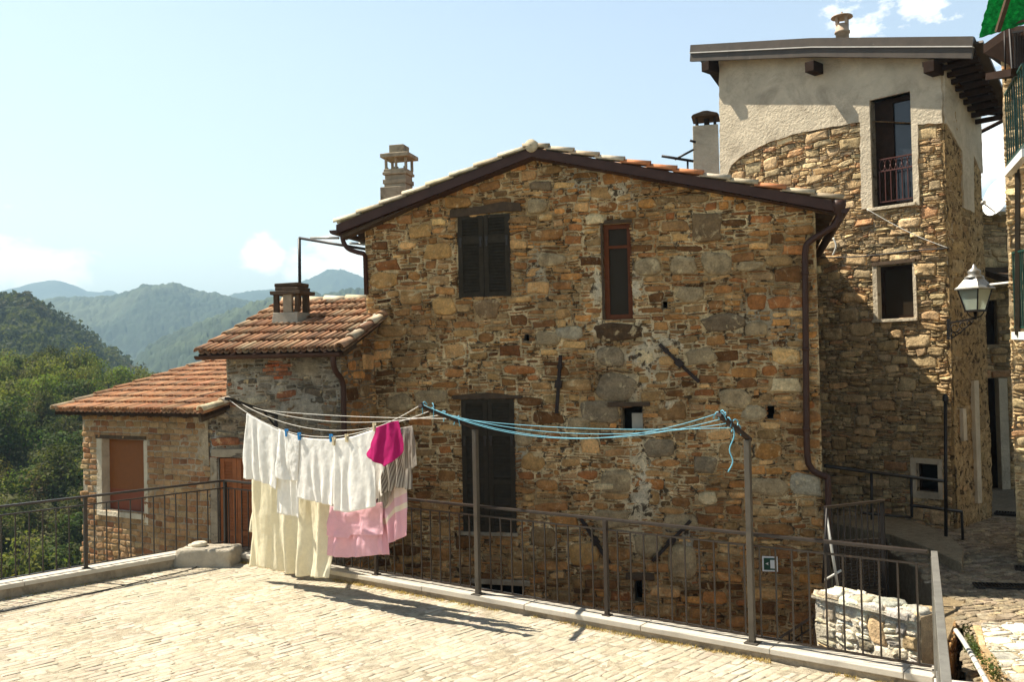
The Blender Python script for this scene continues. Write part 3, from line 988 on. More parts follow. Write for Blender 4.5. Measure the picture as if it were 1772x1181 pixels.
path += smooth_path([MAIN.P(*MAIN.uv(x, y, 0.09), 0.09) for x, y in ((1399, 803), (1408, 816), (1420, 822), (1430, 826), (1433, 840), (1434, 960))], 4)
downpipe(main, path)
path = smooth_path([MAIN.P(*MAIN.uv(x, y, 0.15), 0.15) for x, y in ((592, 404), (594, 418), (602, 430), (616, 436), (629, 439))], 4)
path += [MAIN.P(*MAIN.uv(632, 444, 0.03), 0.03), MAIN.P(*MAIN.uv(634, 510, 0.03), 0.03)]
downpipe(main, path, 0.038)

# shutters, windows, lintels
for r, kw in ((R_up, dict(panels=((0.06, 0.66), (0.76, 0.96)))), (R_dn, dict(panels=((0.05, 0.36), (0.40, 0.72), (0.78, 0.97))))):
    um = (r[0] + r[1]) / 2
    shutter_leaf(main, MAIN, (r[0], um - 0.004, r[2], r[3]), 0.035, M['shutter'], **kw)
    shutter_leaf(main, MAIN, (um + 0.004, r[1], r[2], r[3]), 0.035, M['shutter'], **kw)
for r in (R_up, R_dn):
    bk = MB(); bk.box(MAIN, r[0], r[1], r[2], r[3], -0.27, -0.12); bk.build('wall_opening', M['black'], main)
l = MB(); a = fit_rect(MAIN, 779, 354, 903, 371)
l.prism(MAIN, [(a[0], a[2] - 0.03), (a[0] + 0.5, a[2] + 0.0), (a[1] - 0.3, a[2] + 0.03), (a[1], a[2] + 0.01), (a[1] - 0.02, a[3] - 0.02), (a[1] - 0.3, a[3] + 0.02), (a[0] + 0.5, a[3] - 0.03), (a[0] + 0.01, a[3] - 0.06)], -0.1, 0.05)
l.build('lintel', M['oldwood'], main, bevel=0.01)
l = MB(); a = fit_rect(MAIN, 785, 682, 903, 691)
l.prism(MAIN, [(a[0], a[2]), (a[1], a[2]), (a[1] + 0.02, a[3] - 0.04), ((a[0] + a[1]) / 2, a[3] + 0.02), (a[0] - 0.02, a[3] - 0.02)], -0.1, 0.05)
l.build('lintel', M['oldwood'], main, bevel=0.008)
l = MB(); a = fit_rect(MAIN, 1052, 696, 1126, 704); l.box(MAIN, *a, -0.1, 0.06, jit=0.008)
l.build('lintel', M['oldwood'], main, bevel=0.008)
l = MB(); a = fit_rect(MAIN, 1083, 992, 1132, 1003); l.box(MAIN, *a, -0.1, 0.06, jit=0.012)
l.build('lintel', M['oldwood'], main, bevel=0.01)
l = MB(); a = fit_rect(MAIN, 815, 1003, 918, 1012); l.box(MAIN, *a, -0.1, 0.07, jit=0.012)
l.build('lintel', M['concrete'], main, bevel=0.01)
l = MB(); a = fit_rect(MAIN, 795, 921, 897, 927); l.box(MAIN, *a, -0.1, 0.06)
l.build('sill', M['concrete'], main)
window(main, MAIN, grow(R_rw, 0.0), -0.05, M['redwood'], M['glass'], 0.075, transoms=(0.76,))
l = MB(); l.box(MAIN, R_rw[0] - 0.035, R_rw[0] - 0.002, R_rw[2], R_rw[3] + 0.06, -0.1, 0.035)
l.box(MAIN, R_rw[0] - 0.002, R_rw[1] + 0.02, R_rw[3], R_rw[3] + 0.055, -0.1, 0.035)
l.build('window_frame', M['oldwood'], main, bevel=0.006)
r = R_sm
l = MB(); l.box(MAIN, r[0] + 0.12, r[1] - 0.02, r[2], r[2] + 0.24, -0.2, -0.19)
l.build('card', M['paper'], main)
for (p, q) in (((970, 615), (963, 716)), ((1141, 596), (1210, 662)), ((1005, 898), (1055, 976)), ((1195, 902), (1129, 972))):
    t = MB()
    a = MAIN.P(*MAIN.uv(*p, 0.05), 0.05); b = MAIN.P(*MAIN.uv(*q, 0.05), 0.05)
    t.bar(a, b, 0.05, 0.045, MAIN.N)
    c = (a + b) / 2; d = (b - a).normalized()
    t.bar(c - d * 0.06, c + d * 0.06, 0.10, 0.10, MAIN.N)
    t.bar(c - d * 0.3, c - d * 0.24, 0.075, 0.07, MAIN.N)
    t.build('wall_anchor', M['iron'], main, bevel=0.004)

# chimneys of the main house
RPL = Frame(F0, IN, (FR - F0))
PAL_RE = (0.46, 0.40, 0.31)


def roof_pt(F, x, y, back):
    """point at that place of the view in the vertical plane `back` metres behind the gable"""
    u, v = MAIN.uv(x, y, -back)
    return MAIN.P(u, v, -back)


cb = Frame(roof_pt(F0, 681, 345, 1.3), MAIN.A)
k_ = roof_pt(F0, 681, 345, 1.3).y / FPX
c = MB()


def cbx(x0, x1, y0, y1, d, col=(1, 1, 1), mi=0, dy=0.0):
    """box of the chimney: x from centre in view units, y up from 345"""
    c.box(cb, (x0 - 682) * k_, (x1 - 682) * k_, (345 - y1) * k_, (345 - y0) * k_, -d / 2 - 0.25 + dy, d / 2 - 0.25 + dy, col, mi)


cbx(657, 705, 322, 372, 0.50); cbx(662, 702, 316, 322, 0.36); cbx(660, 704, 308, 316, 0.40); cbx(663, 702, 300, 308, 0.34); cbx(660, 705, 295, 300, 0.42)
cbx(662, 703, 290, 296, 0.40)
for (x0, x1) in ((663, 667.5), (682, 686), (700, 704.5)):
    for dy in (-0.15, 0.15):
        if x0 != 682 or dy > 0: cbx(x0, x1, 270, 291, 0.05, dy=dy)
for x0, x1 in ((667, 669), (680, 682), (686, 688), (698, 700)): cbx(x0, x1, 286, 291, 0.05, dy=0.15)
cbx(658, 711, 263.5, 270.5, 0.52); cbx(664, 704, 261.5, 264, 0.40); cbx(671, 698, 247, 262, 0.30)
c.build('chimney', M['concrete'], main_roof, bevel=0.012)

bp = roof_pt(F1, 1222, 292, 1.6)
cb = Frame(bp, MAIN.A); k_ = bp.y / FPX
c = MB()
c.box(cb, (1200 - 1222) * k_, (1243 - 1222) * k_, -0.4, (292 - 213) * k_, -0.5, -0.1, jit=0.01)
for sx in (-0.15, 0.15):
    for sy in (-0.42, -0.18):
        c.box(cb, sx - 0.02, sx + 0.02, (292 - 213) * k_, (292 - 196) * k_, sy - 0.02, sy + 0.02, (1, 1, 1), 1)
c.box(cb, -0.03, 0.06, (292 - 213) * k_, (292 - 198) * k_, -0.34, -0.26, (1, 1, 1), 1)
c.prism(cb, [(-0.23, (292 - 198) * k_), (0.23, (292 - 198) * k_), (0.2, (292 - 194) * k_), (0.04, (292 - 189) * k_), (-0.03, (292 - 189) * k_), (-0.2, (292 - 194) * k_)], -0.56, -0.04, (1, 1, 1), 2)
c.build('chimney', [M['plaster'], M['iron'], M['oldwood']], main_roof, bevel=0.008)

# roof-top aerial bars left of that chimney
ae = MB()
z0 = 14.9
ae.tube([pt(1145, 270, z0), pt(1200, 279, z0)], 0.022, 6); ae.tube([pt(1168, 276, z0), pt(1200, 259, z0)], 0.018, 6); ae.tube([pt(1194, 243, z0), pt(1204, 246, z0)], 0.02, 6)
ae.tube([pt(1190, 277, z0), pt(1190, 320, z0)], 0.016, 6)
ae.build('roof_rail', M['ironblack'], main_roof)

# ================================================================== MIDDLE HOUSE
MID = Frame((-2.59, 13.98, 0), (0.9659, -0.2588, 0))
MIDR = Frame((-2.59, 13.98, 0), (0.2588, 0.9659, 0))
v_e = MID.uv(590, 612, 0.30)[1]                     # eave height
mL = MID.uv(393, 660)[0]; mL2 = MID.uv(362, 750)[0]
v_low = MID.uv(395, 697)[1]
mid = thing('lean_to_house', MID.P(mL / 2, -3.2), 'small low stone wing with terracotta roof against the gable house, above the washing', 'house')
R_sd = fit_rect(MID, 378, 792, 440, 948)
pm = [(mL2, -3.2), (0.0, -3.2), (0.0, v_e + 0.06), (mL, v_e + 0.06), (mL, v_low), (mL2, v_low)]
mb = MB()
gw = [(*MID.uv(x, y), su, sv, 0.03, cc) for x, y, su, sv, cc in ((480, 690, 0.16, 0.6, (0.36, 0.33, 0.27)), (420, 660, 0.3, 0.4, (0.40, 0.37, 0.30)), (545, 690, 0.5, 0.4, (0.34, 0.31, 0.25)),
      (370, 820, 0.1, 0.8, (0.45, 0.46, 0.43)), (540, 640, 0.4, 0.2, (0.30, 0.24, 0.16)))]
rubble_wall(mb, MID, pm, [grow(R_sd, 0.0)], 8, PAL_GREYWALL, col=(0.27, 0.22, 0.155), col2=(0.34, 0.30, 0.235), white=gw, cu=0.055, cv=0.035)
side = [(0.0, -3.2), (1.35, -3.2), (1.35, v_e + 0.58), (0.0, v_e + 0.06)]
rubble_wall(mb, MIDR, side, [], 9, PAL_MAIN, cu=0.06, cv=0.045, col=(0.27, 0.205, 0.125), col2=(0.33, 0.26, 0.17), amp=0.012, rel=(0.004, 0.02))
bb = np.array([(MID.uv(x, y)) for x, y in ((464, 652), (497, 620))])
rb = courses([(bb[0][0], bb[0][1] - 0.05), (bb[1][0], bb[0][1] - 0.05), (bb[1][0], bb[1][1] + 0.12), (bb[0][0], bb[1][1] + 0.12)], [], RNG, (0.058, 0.066), (0.18, 0.26))
stones(mb, MID, dress(rb, [((0.38, 0.15, 0.075), 3), ((0.33, 0.19, 0.11), 2), ((0.42, 0.12, 0.05), 1)], RNG, 0.006, (0.03, 0.04), (7, 10)), RNG, 0.005, 0, 12)
reveal(mb, MID, R_sd, 0.2, (0.3, 0.27, 0.21), 1)
mb.prism(MID, [(mL + 0.02, -3.2), (-0.02, -3.2), (-0.02, v_e), (mL + 0.02, v_e)], -2.5, -0.29, (0.2, 0.16, 0.1), 1)
mb.build('wall', [M['stone'], M['mortar']], mid)
# its louvred door
um = (R_sd[0] + R_sd[1]) / 2
for a_, b_ in ((R_sd[0] + 0.02, um - 0.003), (um + 0.003, R_sd[1])):
    shutter_leaf(mid, MID, (a_, b_, R_sd[2] - 0.5, R_sd[3] - 0.02), -0.03, M['orangewood'], 0.048, ((0.06, 0.36), (0.40, 0.97)), hinges=False)
l = MB(); l.box(MID, R_sd[0] - 0.10, R_sd[1] + 0.05, R_sd[3], R_sd[3] + 0.13, -0.1, 0.03); l.build('lintel', M['concrete'], mid, bevel=0.01)
l = MB(); l.box(MID, R_sd[0] - 0.12, R_sd[0] - 0.005, R_sd[2] - 0.4, R_sd[3], -0.08, 0.035, jit=0.006); l.build('door_jamb', M['concrete'], mid, bevel=0.01)
# roof
e1 = MID.P(*MID.uv(592, 607, 0.34), 0.34)
e0 = MID.P(*MID.uv(343, 610, 0.34), 0.34); e0.z = e1.z
rdir = (MID.A * 0 + (-MID.N) * math.cos(math.radians(19)) + Z * math.sin(math.radians(19)))
rb = MB()
Wd = (e1 - e0).length; Ln = 2.85
slab(rb, e0, MID.A, rdir, Wd, Ln, 0.05, (0.1, 0.06, 0.04), 1, 0.01)
LL = 2.0
tiled(rb, e0, MID.A, rdir, Wd - 0.02, Ln, 0.108, 0.42, 0.044, PAL_TILE, 12)
# ridge tiles and back slope
rid0 = e0 + rdir * Ln; rid1 = rid0 + MID.A * (Wd - 0.3)
items = []
for i in range(6):
    a = rid0 + MID.A * (i * 0.42 - 0.02); items.append((a + Z * 0.02, a + MID.A * 0.46 + Z * 0.0, -MID.N, Z, pick_cols(PAL_TILE_PALE, 1, RNG, 0.1)[0]))
barrels(rb, items, 0.10, 0.085, RNG, 9, 0.018)
bdir = (-MID.N) * math.cos(0.35) - Z * math.sin(0.35)
slab(rb, rid0, MID.A, bdir, Wd - 0.3, 2.0, 0.05, (0.1, 0.06, 0.04), 1, 0.0)
# verge tiles on the edge facing the gable house, with mortar blobs
items = []
nmv = MID.A.cross(rdir).normalized(); nmv = nmv if nmv.z > 0 else -nmv
for i in range(5):
    a = e1 + rdir * (i * 0.40 - 0.03) - MID.A * 0.02; items.append((a + nmv * 0.055, a + rdir * 0.45 + nmv * 0.03, MID.A, nmv, pick_cols(PAL_TILE_PALE if i % 2 else PAL_TILE, 1, RNG, 0.15)[0]))
barrels(rb, items, 0.085, 0.07, RNG, 9, 0.018)
items = []
for i in range(7):
    a = e0 + rdir * (i * 0.40 - 0.03) + MID.A * 0.02; items.append((a + nmv * 0.045, a + rdir * 0.45 + nmv * 0.02, MID.A, nmv, pick_cols(PAL_TILE, 1, RNG, 0.15)[0]))
barrels(rb, items, 0.075, 0.06, RNG, 9, 0.018)
for i in range(14):
    t = 0.1 + 1.6 * i / 14 + RNG.normal(0, 0.03)
    p = e1 + rdir * t - MID.A * 0.09 + nmv * 0.06
    s_ = RNG.uniform(0.03, 0.065)
    rb.lathe(p, [(0.005, -s_ * 0.5), (s_, -s_ * 0.3), (s_ * 1.1, 0.1 * s_), (s_ * 0.6, s_ * 0.5), (0.004, s_ * 0.6)], 7, (0.42, 0.38, 0.29), 0, nmv + Vector((RNG.normal(0, 0.3), RNG.normal(0, 0.3), 0)))
mid_roof = rb.build('roof', [M['tile'], M['darkwood']], mid)
l = MB()
p = [e1 - nmv * 0.03, e1 + rdir * 1.75 - nmv * 0.03]
l.bar(p[0] - MID.A * 0.06, p[1] - MID.A * 0.06, 0.035, 0.14, nmv); l.bar(p[0] - MID.A * 0.20 - nmv * 0.05, p[1] - MID.A * 0.20 - nmv * 0.05, 0.1, 0.1, nmv)
l.build('bargeboard', M['oldwood'], mid)
for i in range(7):
    l = MB(); q = e0 + MID.A * (0.22 + i * 0.36) - nmv * 0.07; l.bar(q + rdir * 0.02, q + rdir * 0.5, 0.07, 0.08, nmv); l.build('rafter', M['oldwood'], mid)
g = MB(); q0 = e0 - MID.N * -0.05 - Z * 0.03; q1 = e1 - MID.N * -0.05 - Z * 0.03
ringp = [(0.062 * math.cos(math.pi + math.pi * k / 8), 0.062 * math.sin(math.pi + math.pi * k / 8)) for k in range(9)] + [(0.053 * math.cos(2 * math.pi - math.pi * k / 8), 0.053 * math.sin(2 * math.pi - math.pi * k / 8)) for k in range(9)]
gf = Frame(q0, -MID.N, Z)
V = [gf.P(a, b, 0) for a, b in ringp] + [gf.P(a, b, 0) + (q1 - q0) for a, b in ringp]
n = len(ringp)
g.add(V, [(i, (i + 1) % n, n + (i + 1) % n, n + i) for i in range(n)] + [tuple(range(9)), tuple(n + i for i in range(9))])
for i in range(6):
    q = q0 + (q1 - q0) * (0.1 + i * 0.16); g.bar(q + MID.N * 0.068 + Z * 0.005, q - MID.N * 0.1 + Z * 0.03, 0.025, 0.006)
g.build('gutter', M['gutter'], mid)
path = smooth_path([MID.P(*MID.uv(x, y, w), w) for x, y, w in ((577, 612, 0.38), (577, 630, 0.36), (581, 643, 0.25), (590, 655, 0.12), (594, 668, 0.07))], 4) + [MID.P(*MID.uv(596, 780, 0.07), 0.07), MID.P(*MID.uv(597, 900, 0.07), 0.07)]
downpipe(mid, path, 0.043)
# chimney on the wing roof
RP = Frame(e0, MID.A, rdir)
u, v = RP.uv(487, 566); bp = RP.P(u, v)
cb = Frame(bp, MID.A); k_ = bp.y / FPX
c = MB()
X = lambda x: (x - 487) * k_
Y = lambda y: (566 - y) * k_
c.hexa([cb.P(X(466), -0.25, 0.05), cb.P(X(520), -0.25, 0.05), cb.P(X(471), Y(541), 0.0), cb.P(X(518), Y(541), 0.0),
        cb.P(X(466), -0.25, -0.6), cb.P(X(520), -0.25, -0.6), cb.P(X(471), Y(541), -0.42), cb.P(X(518), Y(541), -0.42)][0:8], (1, 1, 1), 0)
for x0, x1, d0, d1 in ((471.5, 480, -0.09, -0.01), (490, 506, -0.09, -0.01), (512, 519, -0.09, -0.01), (471.5, 480, -0.42, -0.34), (508, 519, -0.42, -0.34)):
    c.box(cb, X(x0), X(x1), Y(541), Y(508), d0, d1, (1, 1, 1), 1 if x0 != 490 else 2, 0.004)
c.box(cb, X(468), X(525), Y(510), Y(504), -0.5, 0.04, (1, 1, 1), 3, 0.008); c.box(cb, X(475), X(519), Y(503), Y(497), -0.44, 0.0, (1, 1, 1), 3, 0.008)
c.box(cb, X(474), X(518), Y(496.5), Y(490), -0.42, -0.01, (1, 1, 1), 3, 0.006)
c.build('chimney', [M['plaster_edge'], M['redwood'] if False else M['oldwood'], M['concrete'], M['oldwood']], mid_roof, bevel=0.008)

# ================================================================== BRICK HOUSE
_j = MID.P(mL2, 0)
BRK = Frame((_j.x, _j.y, 0), (0.86, -0.51, 0))
bl = BRK.uv(144, 800)[0]
v_be = BRK.uv(300, 720, 0.05)[1]
brick = thing('brick_house', BRK.P(bl / 2, -3.5), 'low pale brick house with an orange blind in its window, below the wing roof', 'house')
R_bw = fit_rect(BRK, 169, 760, 250, 886)
R_bw = (R_bw[0], R_bw[1], R_bw[2], R_bw[3])
pb = [(bl, -3.5), (0.0, -3.5), (0.0, v_be), (bl, v_be)]
mb = MB()
rng = np.random.default_rng(31)
S = dress(courses(pb, [R_bw], rng, (0.088, 0.105), (0.17, 0.25)), PAL_BRICK, rng, 0.007, (0.006, 0.020), (5, 10), 0.10)
stones(mb, BRK, S, rng, 0.015, 0, 12, 1.0, 40)
bed(mb, BRK, pb, [R_bw], 0.06, 0.006, (0.34, 0.27, 0.19), 1, 0.0, 41, (0.42, 0.36, 0.27), [(*BRK.uv(x, y), su, sv, 0.014, (0.40, 0.32, 0.22)) for x, y, su, sv in ((345, 750, 0.4, 0.4), (160, 740, 0.2, 0.2), (355, 800, 0.2, 0.6), (260, 870, 0.25, 0.3))])
BRL = Frame(BRK.P(bl, 0), (0.51, 0.86, 0))      # left flank, runs inward; seen edge-on
mb.prism(BRK, [(bl + 0.01, -3.5), (-0.01, -3.5), (-0.01, v_be - 0.02), (bl + 0.01, v_be - 0.02)], -3.3, -0.29, (0.3, 0.2, 0.13), 1)
reveal(mb, BRK, R_bw, 0.27, (0.45, 0.42, 0.35), 1)
mb.build('wall', [M['brick'], M['mortar']], brick)
l = MB(); l.box(BRK, R_bw[0] - 0.02, R_bw[1] + 0.06, R_bw[3] - 0.005, R_bw[3] + 0.06, -0.2, 0.02, jit=0.004); l.build('lintel', M['oldwood'], brick)
t = MB(); t.box(BRK, R_bw[0] - 0.01, R_bw[0] + 0.13, R_bw[2], R_bw[3] - 0.006, -0.22, 0.012); t.box(BRK, R_bw[1] + 0.002, R_bw[1] + 0.09, R_bw[2] - 0.18, R_bw[3] - 0.02, -0.06, 0.014, jit=0.004)
t.box(BRK, R_bw[0] - 0.0, R_bw[1], R_bw[2] - 0.09, R_bw[2] - 0.003, -0.2, 0.03, jit=0.004)
wf = t.build('window_surround', M['plaster'], brick, bevel=0.006)
vm = BRK.uv(215, 850)[1]
t = MB(); t.box(BRK, R_bw[0] + 0.132, R_bw[1], vm, R_bw[3], -0.16, -0.14); t.build('blind', M['blind'], brick)
t = MB(); t.box(BRK, R_bw[0] + 0.132, R_bw[1], R_bw[2], vm - 0.004, -0.17, -0.145); t.build('red_panel', M['redboard'], brick)
# roof: a single slope up to the wing wall
b1 = BRK.P(*BRK.uv(352, 716, 0.42), 0.42); b0 = BRK.P(*BRK.uv(94, 703, 0.42), 0.42); b0.z = b1.z
bin_ = -BRK.N
pit = math.radians(13.0)
bdr = bin_ * math.cos(pit) + Z * math.sin(pit)
rb = MB()
Wd = (b1 - b0).length
slab(rb, b0, BRK.A, bdr, Wd, 3.7, 0.05, (0.1, 0.06, 0.04), 1, 0.012)
tiled(rb, b0, BRK.A, bdr, Wd - 0.02, 3.65, 0.11, 0.37, 0.045, [((0.36, 0.17, 0.082), 5), ((0.32, 0.14, 0.066), 3), ((0.38, 0.21, 0.11), 4), ((0.25, 0.14, 0.08), 2)], 15)
nmv = BRK.A.cross(bdr).normalized(); nmv = nmv if nmv.z > 0 else -nmv
items = []
for i in range(3):
    a = b1 + bdr * (i * 0.42 - 0.03) - BRK.A * 0.02; items.append((a + nmv * 0.05, a + bdr * 0.47 + nmv * 0.03, BRK.A, nmv, pick_cols(PAL_TILE_PALE, 1, RNG, 0.1)[0]))
for i in range(9):
    a = b0 + bdr * (i * 0.42 - 0.03) + BRK.A * 0.02; items.append((a + nmv * 0.035, a + bdr * 0.47 + nmv * 0.015, BRK.A, nmv, pick_cols(PAL_TILE, 1, RNG, 0.1)[0]))
for i in range(6):
    a = b0 + bdr * 3.68 + BRK.A * (Wd - 0.6 - i * 0.42); items.append((a + nmv * 0.05, a - BRK.A * 0.47 + nmv * 0.03, bdr, nmv, pick_cols(PAL_TILE_PALE, 1, RNG, 0.1)[0]))
barrels(rb, items, 0.085, 0.07, RNG, 9, 0.018)
rb.build('roof', [M['tile'], M['darkwood']], brick)
for i in range(9):
    l = MB(); q = b0 + BRK.A * (0.25 + i * 0.42) - nmv * 0.06; l.bar(q + bdr * 0.06, q + bdr * 0.6, 0.07, 0.09, nmv); l.build('rafter', M['oldwood'], brick)
l = MB(); l.bar(b1 - nmv * 0.07 - BRK.A * 0.1, b1 - nmv * 0.07 - BRK.A * 0.1 + bdr * 1.0, 0.06, 0.14, nmv)
l.build('bargeboard', M['oldwood'], brick)
l = MB(); l.bar(b0 + bdr * 0.16 - nmv * 0.04, b1 + bdr * 0.16 - nmv * 0.04, 0.12, 0.03, nmv)
l.build('eaves_board', M['oldwood'], brick)

# ================================================================== TOWER HOUSE
tl = TOW.uv(1249, 200)[0]
tower = thing('tower_house', TOW.P(tl / 2, -1.5), 'tall stone house with plastered top and dark metal roof edge, by the alley', 'house')
top_l = TOW.uv(1250, 100); top_m = TOW.uv(1402, 92); top_r = TOW.uv(1626, 104)
T_fw = fit_rect(TOW, 1509, 166, 1580, 356)
T_w2 = fit_rect(TOW, 1520, 459, 1582, 552)
T_sm = fit_rect(TOW, 1587, 803, 1625, 852)
pt_ = [(tl, -1.5), (0.0, -1.5), (0.0, top_r[1]), (top_m[0], top_m[1]), (tl, top_l[1])]
stone_px = [(1262, 302), (1268, 286), (1290, 268), (1330, 248), (1380, 232), (1440, 220), (1490, 212)]
pl_low = [TOW.uv(x, y) for x, y in stone_px]
PL = [TOW.uv(x, y) for x, y in ((1248, 305),)] + pl_low + [TOW.uv(x, y) for x, y in ((1491, 290), (1493, 363), (1583, 357), (1593, 355), (1591, 290), (1590, 216), (1630, 214))] + [(0.0, TOW.uv(1630, 214)[1])] + [(0.0, top_r[1]), (top_m[0], top_m[1]), (tl, top_l[1])]


def rough(poly, st=0.09, amp=0.012):
    out = []
    n = len(poly)
    for i in range(n):
        a = Vector(poly[i]); b = Vector(poly[(i + 1) % n]); L = (b - a).length; k = max(1, int(L / st))
        for q in range(k):
            p = a + (b - a) * (q / k)
            if 0 < q: p += Vector((random.uniform(-amp, amp), random.uniform(-amp, amp)))
            out.append((p.x, p.y))
    return out


st_poly = [(tl, -1.5), (0.0, -1.5), (0.0, TOW.uv(1630, 210)[1]), TOW.uv(1590, 212), TOW.uv(1490, 208), TOW.uv(1440, 216), TOW.uv(1380, 228), TOW.uv(1330, 243), TOW.uv(1290, 262), TOW.uv(1264, 280), (tl, TOW.uv(1249, 300)[1])]
mb = MB()
rubble_wall(mb, TOW, st_poly, [grow(T_fw, 0.05), grow(T_w2, 0.02), grow(T_sm, 0.05)], 17, PAL_TOWER, cu=0.055, cv=0.034, gap=0.009, bw=-0.02, classes=[((6, 10), (4, 8), 0.012), ((4, 7), (3, 5), 0.03), ((3, 6), (2, 3), 0.06), ((2, 4), (2, 2), 0.12)], rel=(0.010, 0.045), ex=(3.0, 9),
            col=(0.50, 0.40, 0.26), col2=(0.64, 0.53, 0.37), amp=0.026, warp=0.05)
sideL = 1.7
tsp = [(0.0, -1.5), (sideL, -1.5), (sideL, 7.2), (0.0, 7.4)]
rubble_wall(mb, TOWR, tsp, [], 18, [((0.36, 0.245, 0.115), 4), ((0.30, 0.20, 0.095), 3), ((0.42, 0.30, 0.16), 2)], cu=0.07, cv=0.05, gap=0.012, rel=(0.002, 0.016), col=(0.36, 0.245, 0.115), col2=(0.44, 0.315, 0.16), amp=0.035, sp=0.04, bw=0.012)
for r in (T_fw, T_w2, T_sm): reveal(mb, TOW, r, 0.28, (0.42, 0.37, 0.28), 1)
mb.prism(TOW, [(tl + 0.01, -1.5), (-0.28, -1.5), (-0.28, top_r[1] - 0.02), (top_m[0], top_m[1] - 0.02), (tl + 0.01, top_l[1] - 0.02)], -1.66, -0.285, (0.36, 0.3, 0.2), 1)
mb.prism(TOW, [(tl + 0.02, -1.5), (-1.3, -1.5), (-1.3, 6.4), (tl + 0.02, 6.4)], -4.5, -1.665, (0.36, 0.3, 0.2), 1)  # unseen block added behind the tower to keep sun off the alley
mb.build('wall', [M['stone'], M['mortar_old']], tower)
pm_ = MB()
hole = [(T_fw[0], T_fw[2]), (T_fw[1], T_fw[2]), (T_fw[1], T_fw[3]), (T_fw[0], T_fw[3])]
hole = [(a, b) for a, b in hole]
pm_.prism(TOW, rough(PL), -0.2, 0.055, holes=[hole])
pm_.build('plaster', M['plaster'], tower)
pm_ = MB()
a_ = [TOWR.uv(x, y) for x, y in ((1634, 214), (1661, 262), (1664, 360), (1680, 362))]
rp = [(0.0, top_r[1]), (0.0, a_[0][1]), a_[1], a_[2], (a_[2][0] + 0.5, a_[2][1] - 0.05), (a_[2][0] + 0.55, a_[1][1]), (sideL - 0.1, a_[1][1] - 0.3), (sideL, a_[1][1] - 0.3), (sideL, top_r[1] - 0.5)]
pm_.prism(TOWR, rough(rp), -0.15, 0.045)
pm_.build('plaster', M['plaster'], tower)
pm_ = MB()
sm = grow(T_sm, 0.0)
for (a, b, c_, d) in ((sm[0] - 0.10, sm[0], sm[2] - 0.12, sm[3] + 0.10), (sm[1], sm[1] + 0.08, sm[2] - 0.12, sm[3] + 0.10), (sm[0], sm[1], sm[3], sm[3] + 0.10), (sm[0], sm[1], sm[2] - 0.12, sm[2])):
    pm_.box(TOW, a, b, c_, d, -0.2, 0.05, jit=0.005)
pm_.build('window_surround', M['plaster'], tower)
pm_ = MB()
sm = T_w2
for (a, b, c_, d) in ((sm[0] - 0.09, sm[0], sm[2], sm[3] + 0.06), (sm[1], sm[1] + 0.06, sm[2], sm[3] + 0.06)): pm_.box(TOW, a, b, c_, d, -0.2, 0.05, jit=0.005)
pm_.build('window_surround', M['plaster'], tower)
l = MB(); l.box(TOW, sm[0] - 0.09, sm[1] + 0.06, sm[3] + 0.02, sm[3] + 0.09, -0.1, 0.07, jit=0.006); l.build('lintel', M['oldwood'], tower)
l = MB(); l.box(TOW, sm[0] - 0.1, sm[1] + 0.07, sm[2] - 0.06, sm[2], -0.25, 0.09); l.build('sill', M['plaster'], tower, bevel=0.008)
l = MB(); l.box(TOW, T_fw[0] - 0.1, T_fw[1] + 0.05, T_fw[2] - 0.06, T_fw[2], -0.25, 0.09); l.build('sill', M['plaster'], tower, bevel=0.008)
wf = window(tower, TOW, T_fw, -0.17, M['darkwood'], M['glass_sky'], 0.09, transoms=(), mullions=())
l = MB(); l.box(TOW, T_fw[0] + 0.09, T_fw[0] + 0.36, T_fw[2] + 0.08, T_fw[3] - 0.08, -0.24, -0.165); l.build('window_leaf', M['darkwood'], tower)
window(tower, TOW, T_w2, -0.12, M['darkwood'], M['glass'], 0.07, mullions=())
window(tower, TOW, T_sm, -0.10, M['darkwood'], M['black'], 0.04)
# balcony rail in the french window
r = MB(); v0 = T_fw[2] + 0.10; v1 = TOW.uv(1545, 272)[1]; w = -0.04
a, b = T_fw[0] + 0.12, T_fw[1] - 0.02
for v in (v0, v0 + (v1 - v0) * 0.72, v1): r.box(TOW, a, b, v - 0.012, v + 0.012, w - 0.012, w + 0.012)
n = 6
for i in range(n + 1):
    u = a + (b - a) * i / n; r.box(TOW, u - 0.008, u + 0.008, v0, v0 + (v1 - v0) * 0.72, w - 0.008, w + 0.008)
    if i < n:
        uc = u + (b - a) / n / 2; vc = v0 + (v1 - v0) * 0.86; rr = (b - a) / n * 0.48
        r.tube([TOW.P(uc + rr * math.cos(t), vc + 0.11 * math.sin(t), w) for t in np.linspace(0, 2 * math.pi, 13)], 0.008, 5)
r.build('balcony_rail', M['redrail'], tower)
# roof
WR = 0.38
fp_ = [TOW.uv(x, y, WR) for x, y in ((1196, 78), (1404, 66), (1685, 63))]
fb_ = [TOW.uv(x, y, WR) for x, y in ((1195, 91), (1404, 81), (1684, 80))]
fc_ = [TOW.uv(x, y, WR) for x, y in ((1194, 106), (1404, 98), (1681, 101))]
f = MB()
f.prism(TOW, [fb_[0], fb_[1], fb_[2], fp_[2], fp_[1], fp_[0]], WR - 0.05, WR + 0.03)
f.build('fascia', M['fascia'], tower)
f = MB()
f.prism(TOW, [(p[0], p[1] - 0.022) for p in fb_] + [(p[0], p[1] - 0.002) for p in fb_[::-1]], WR - 0.06, WR + 0.05)
f.build('drip_edge', M['lightmetal'], tower)
f = MB()
f.prism(TOW, fc_ + [(p[0], p[1] - 0.024) for p in fb_[::-1]], WR - 0.06, WR + 0.012)
f.build('fascia', M['fascia'], tower)
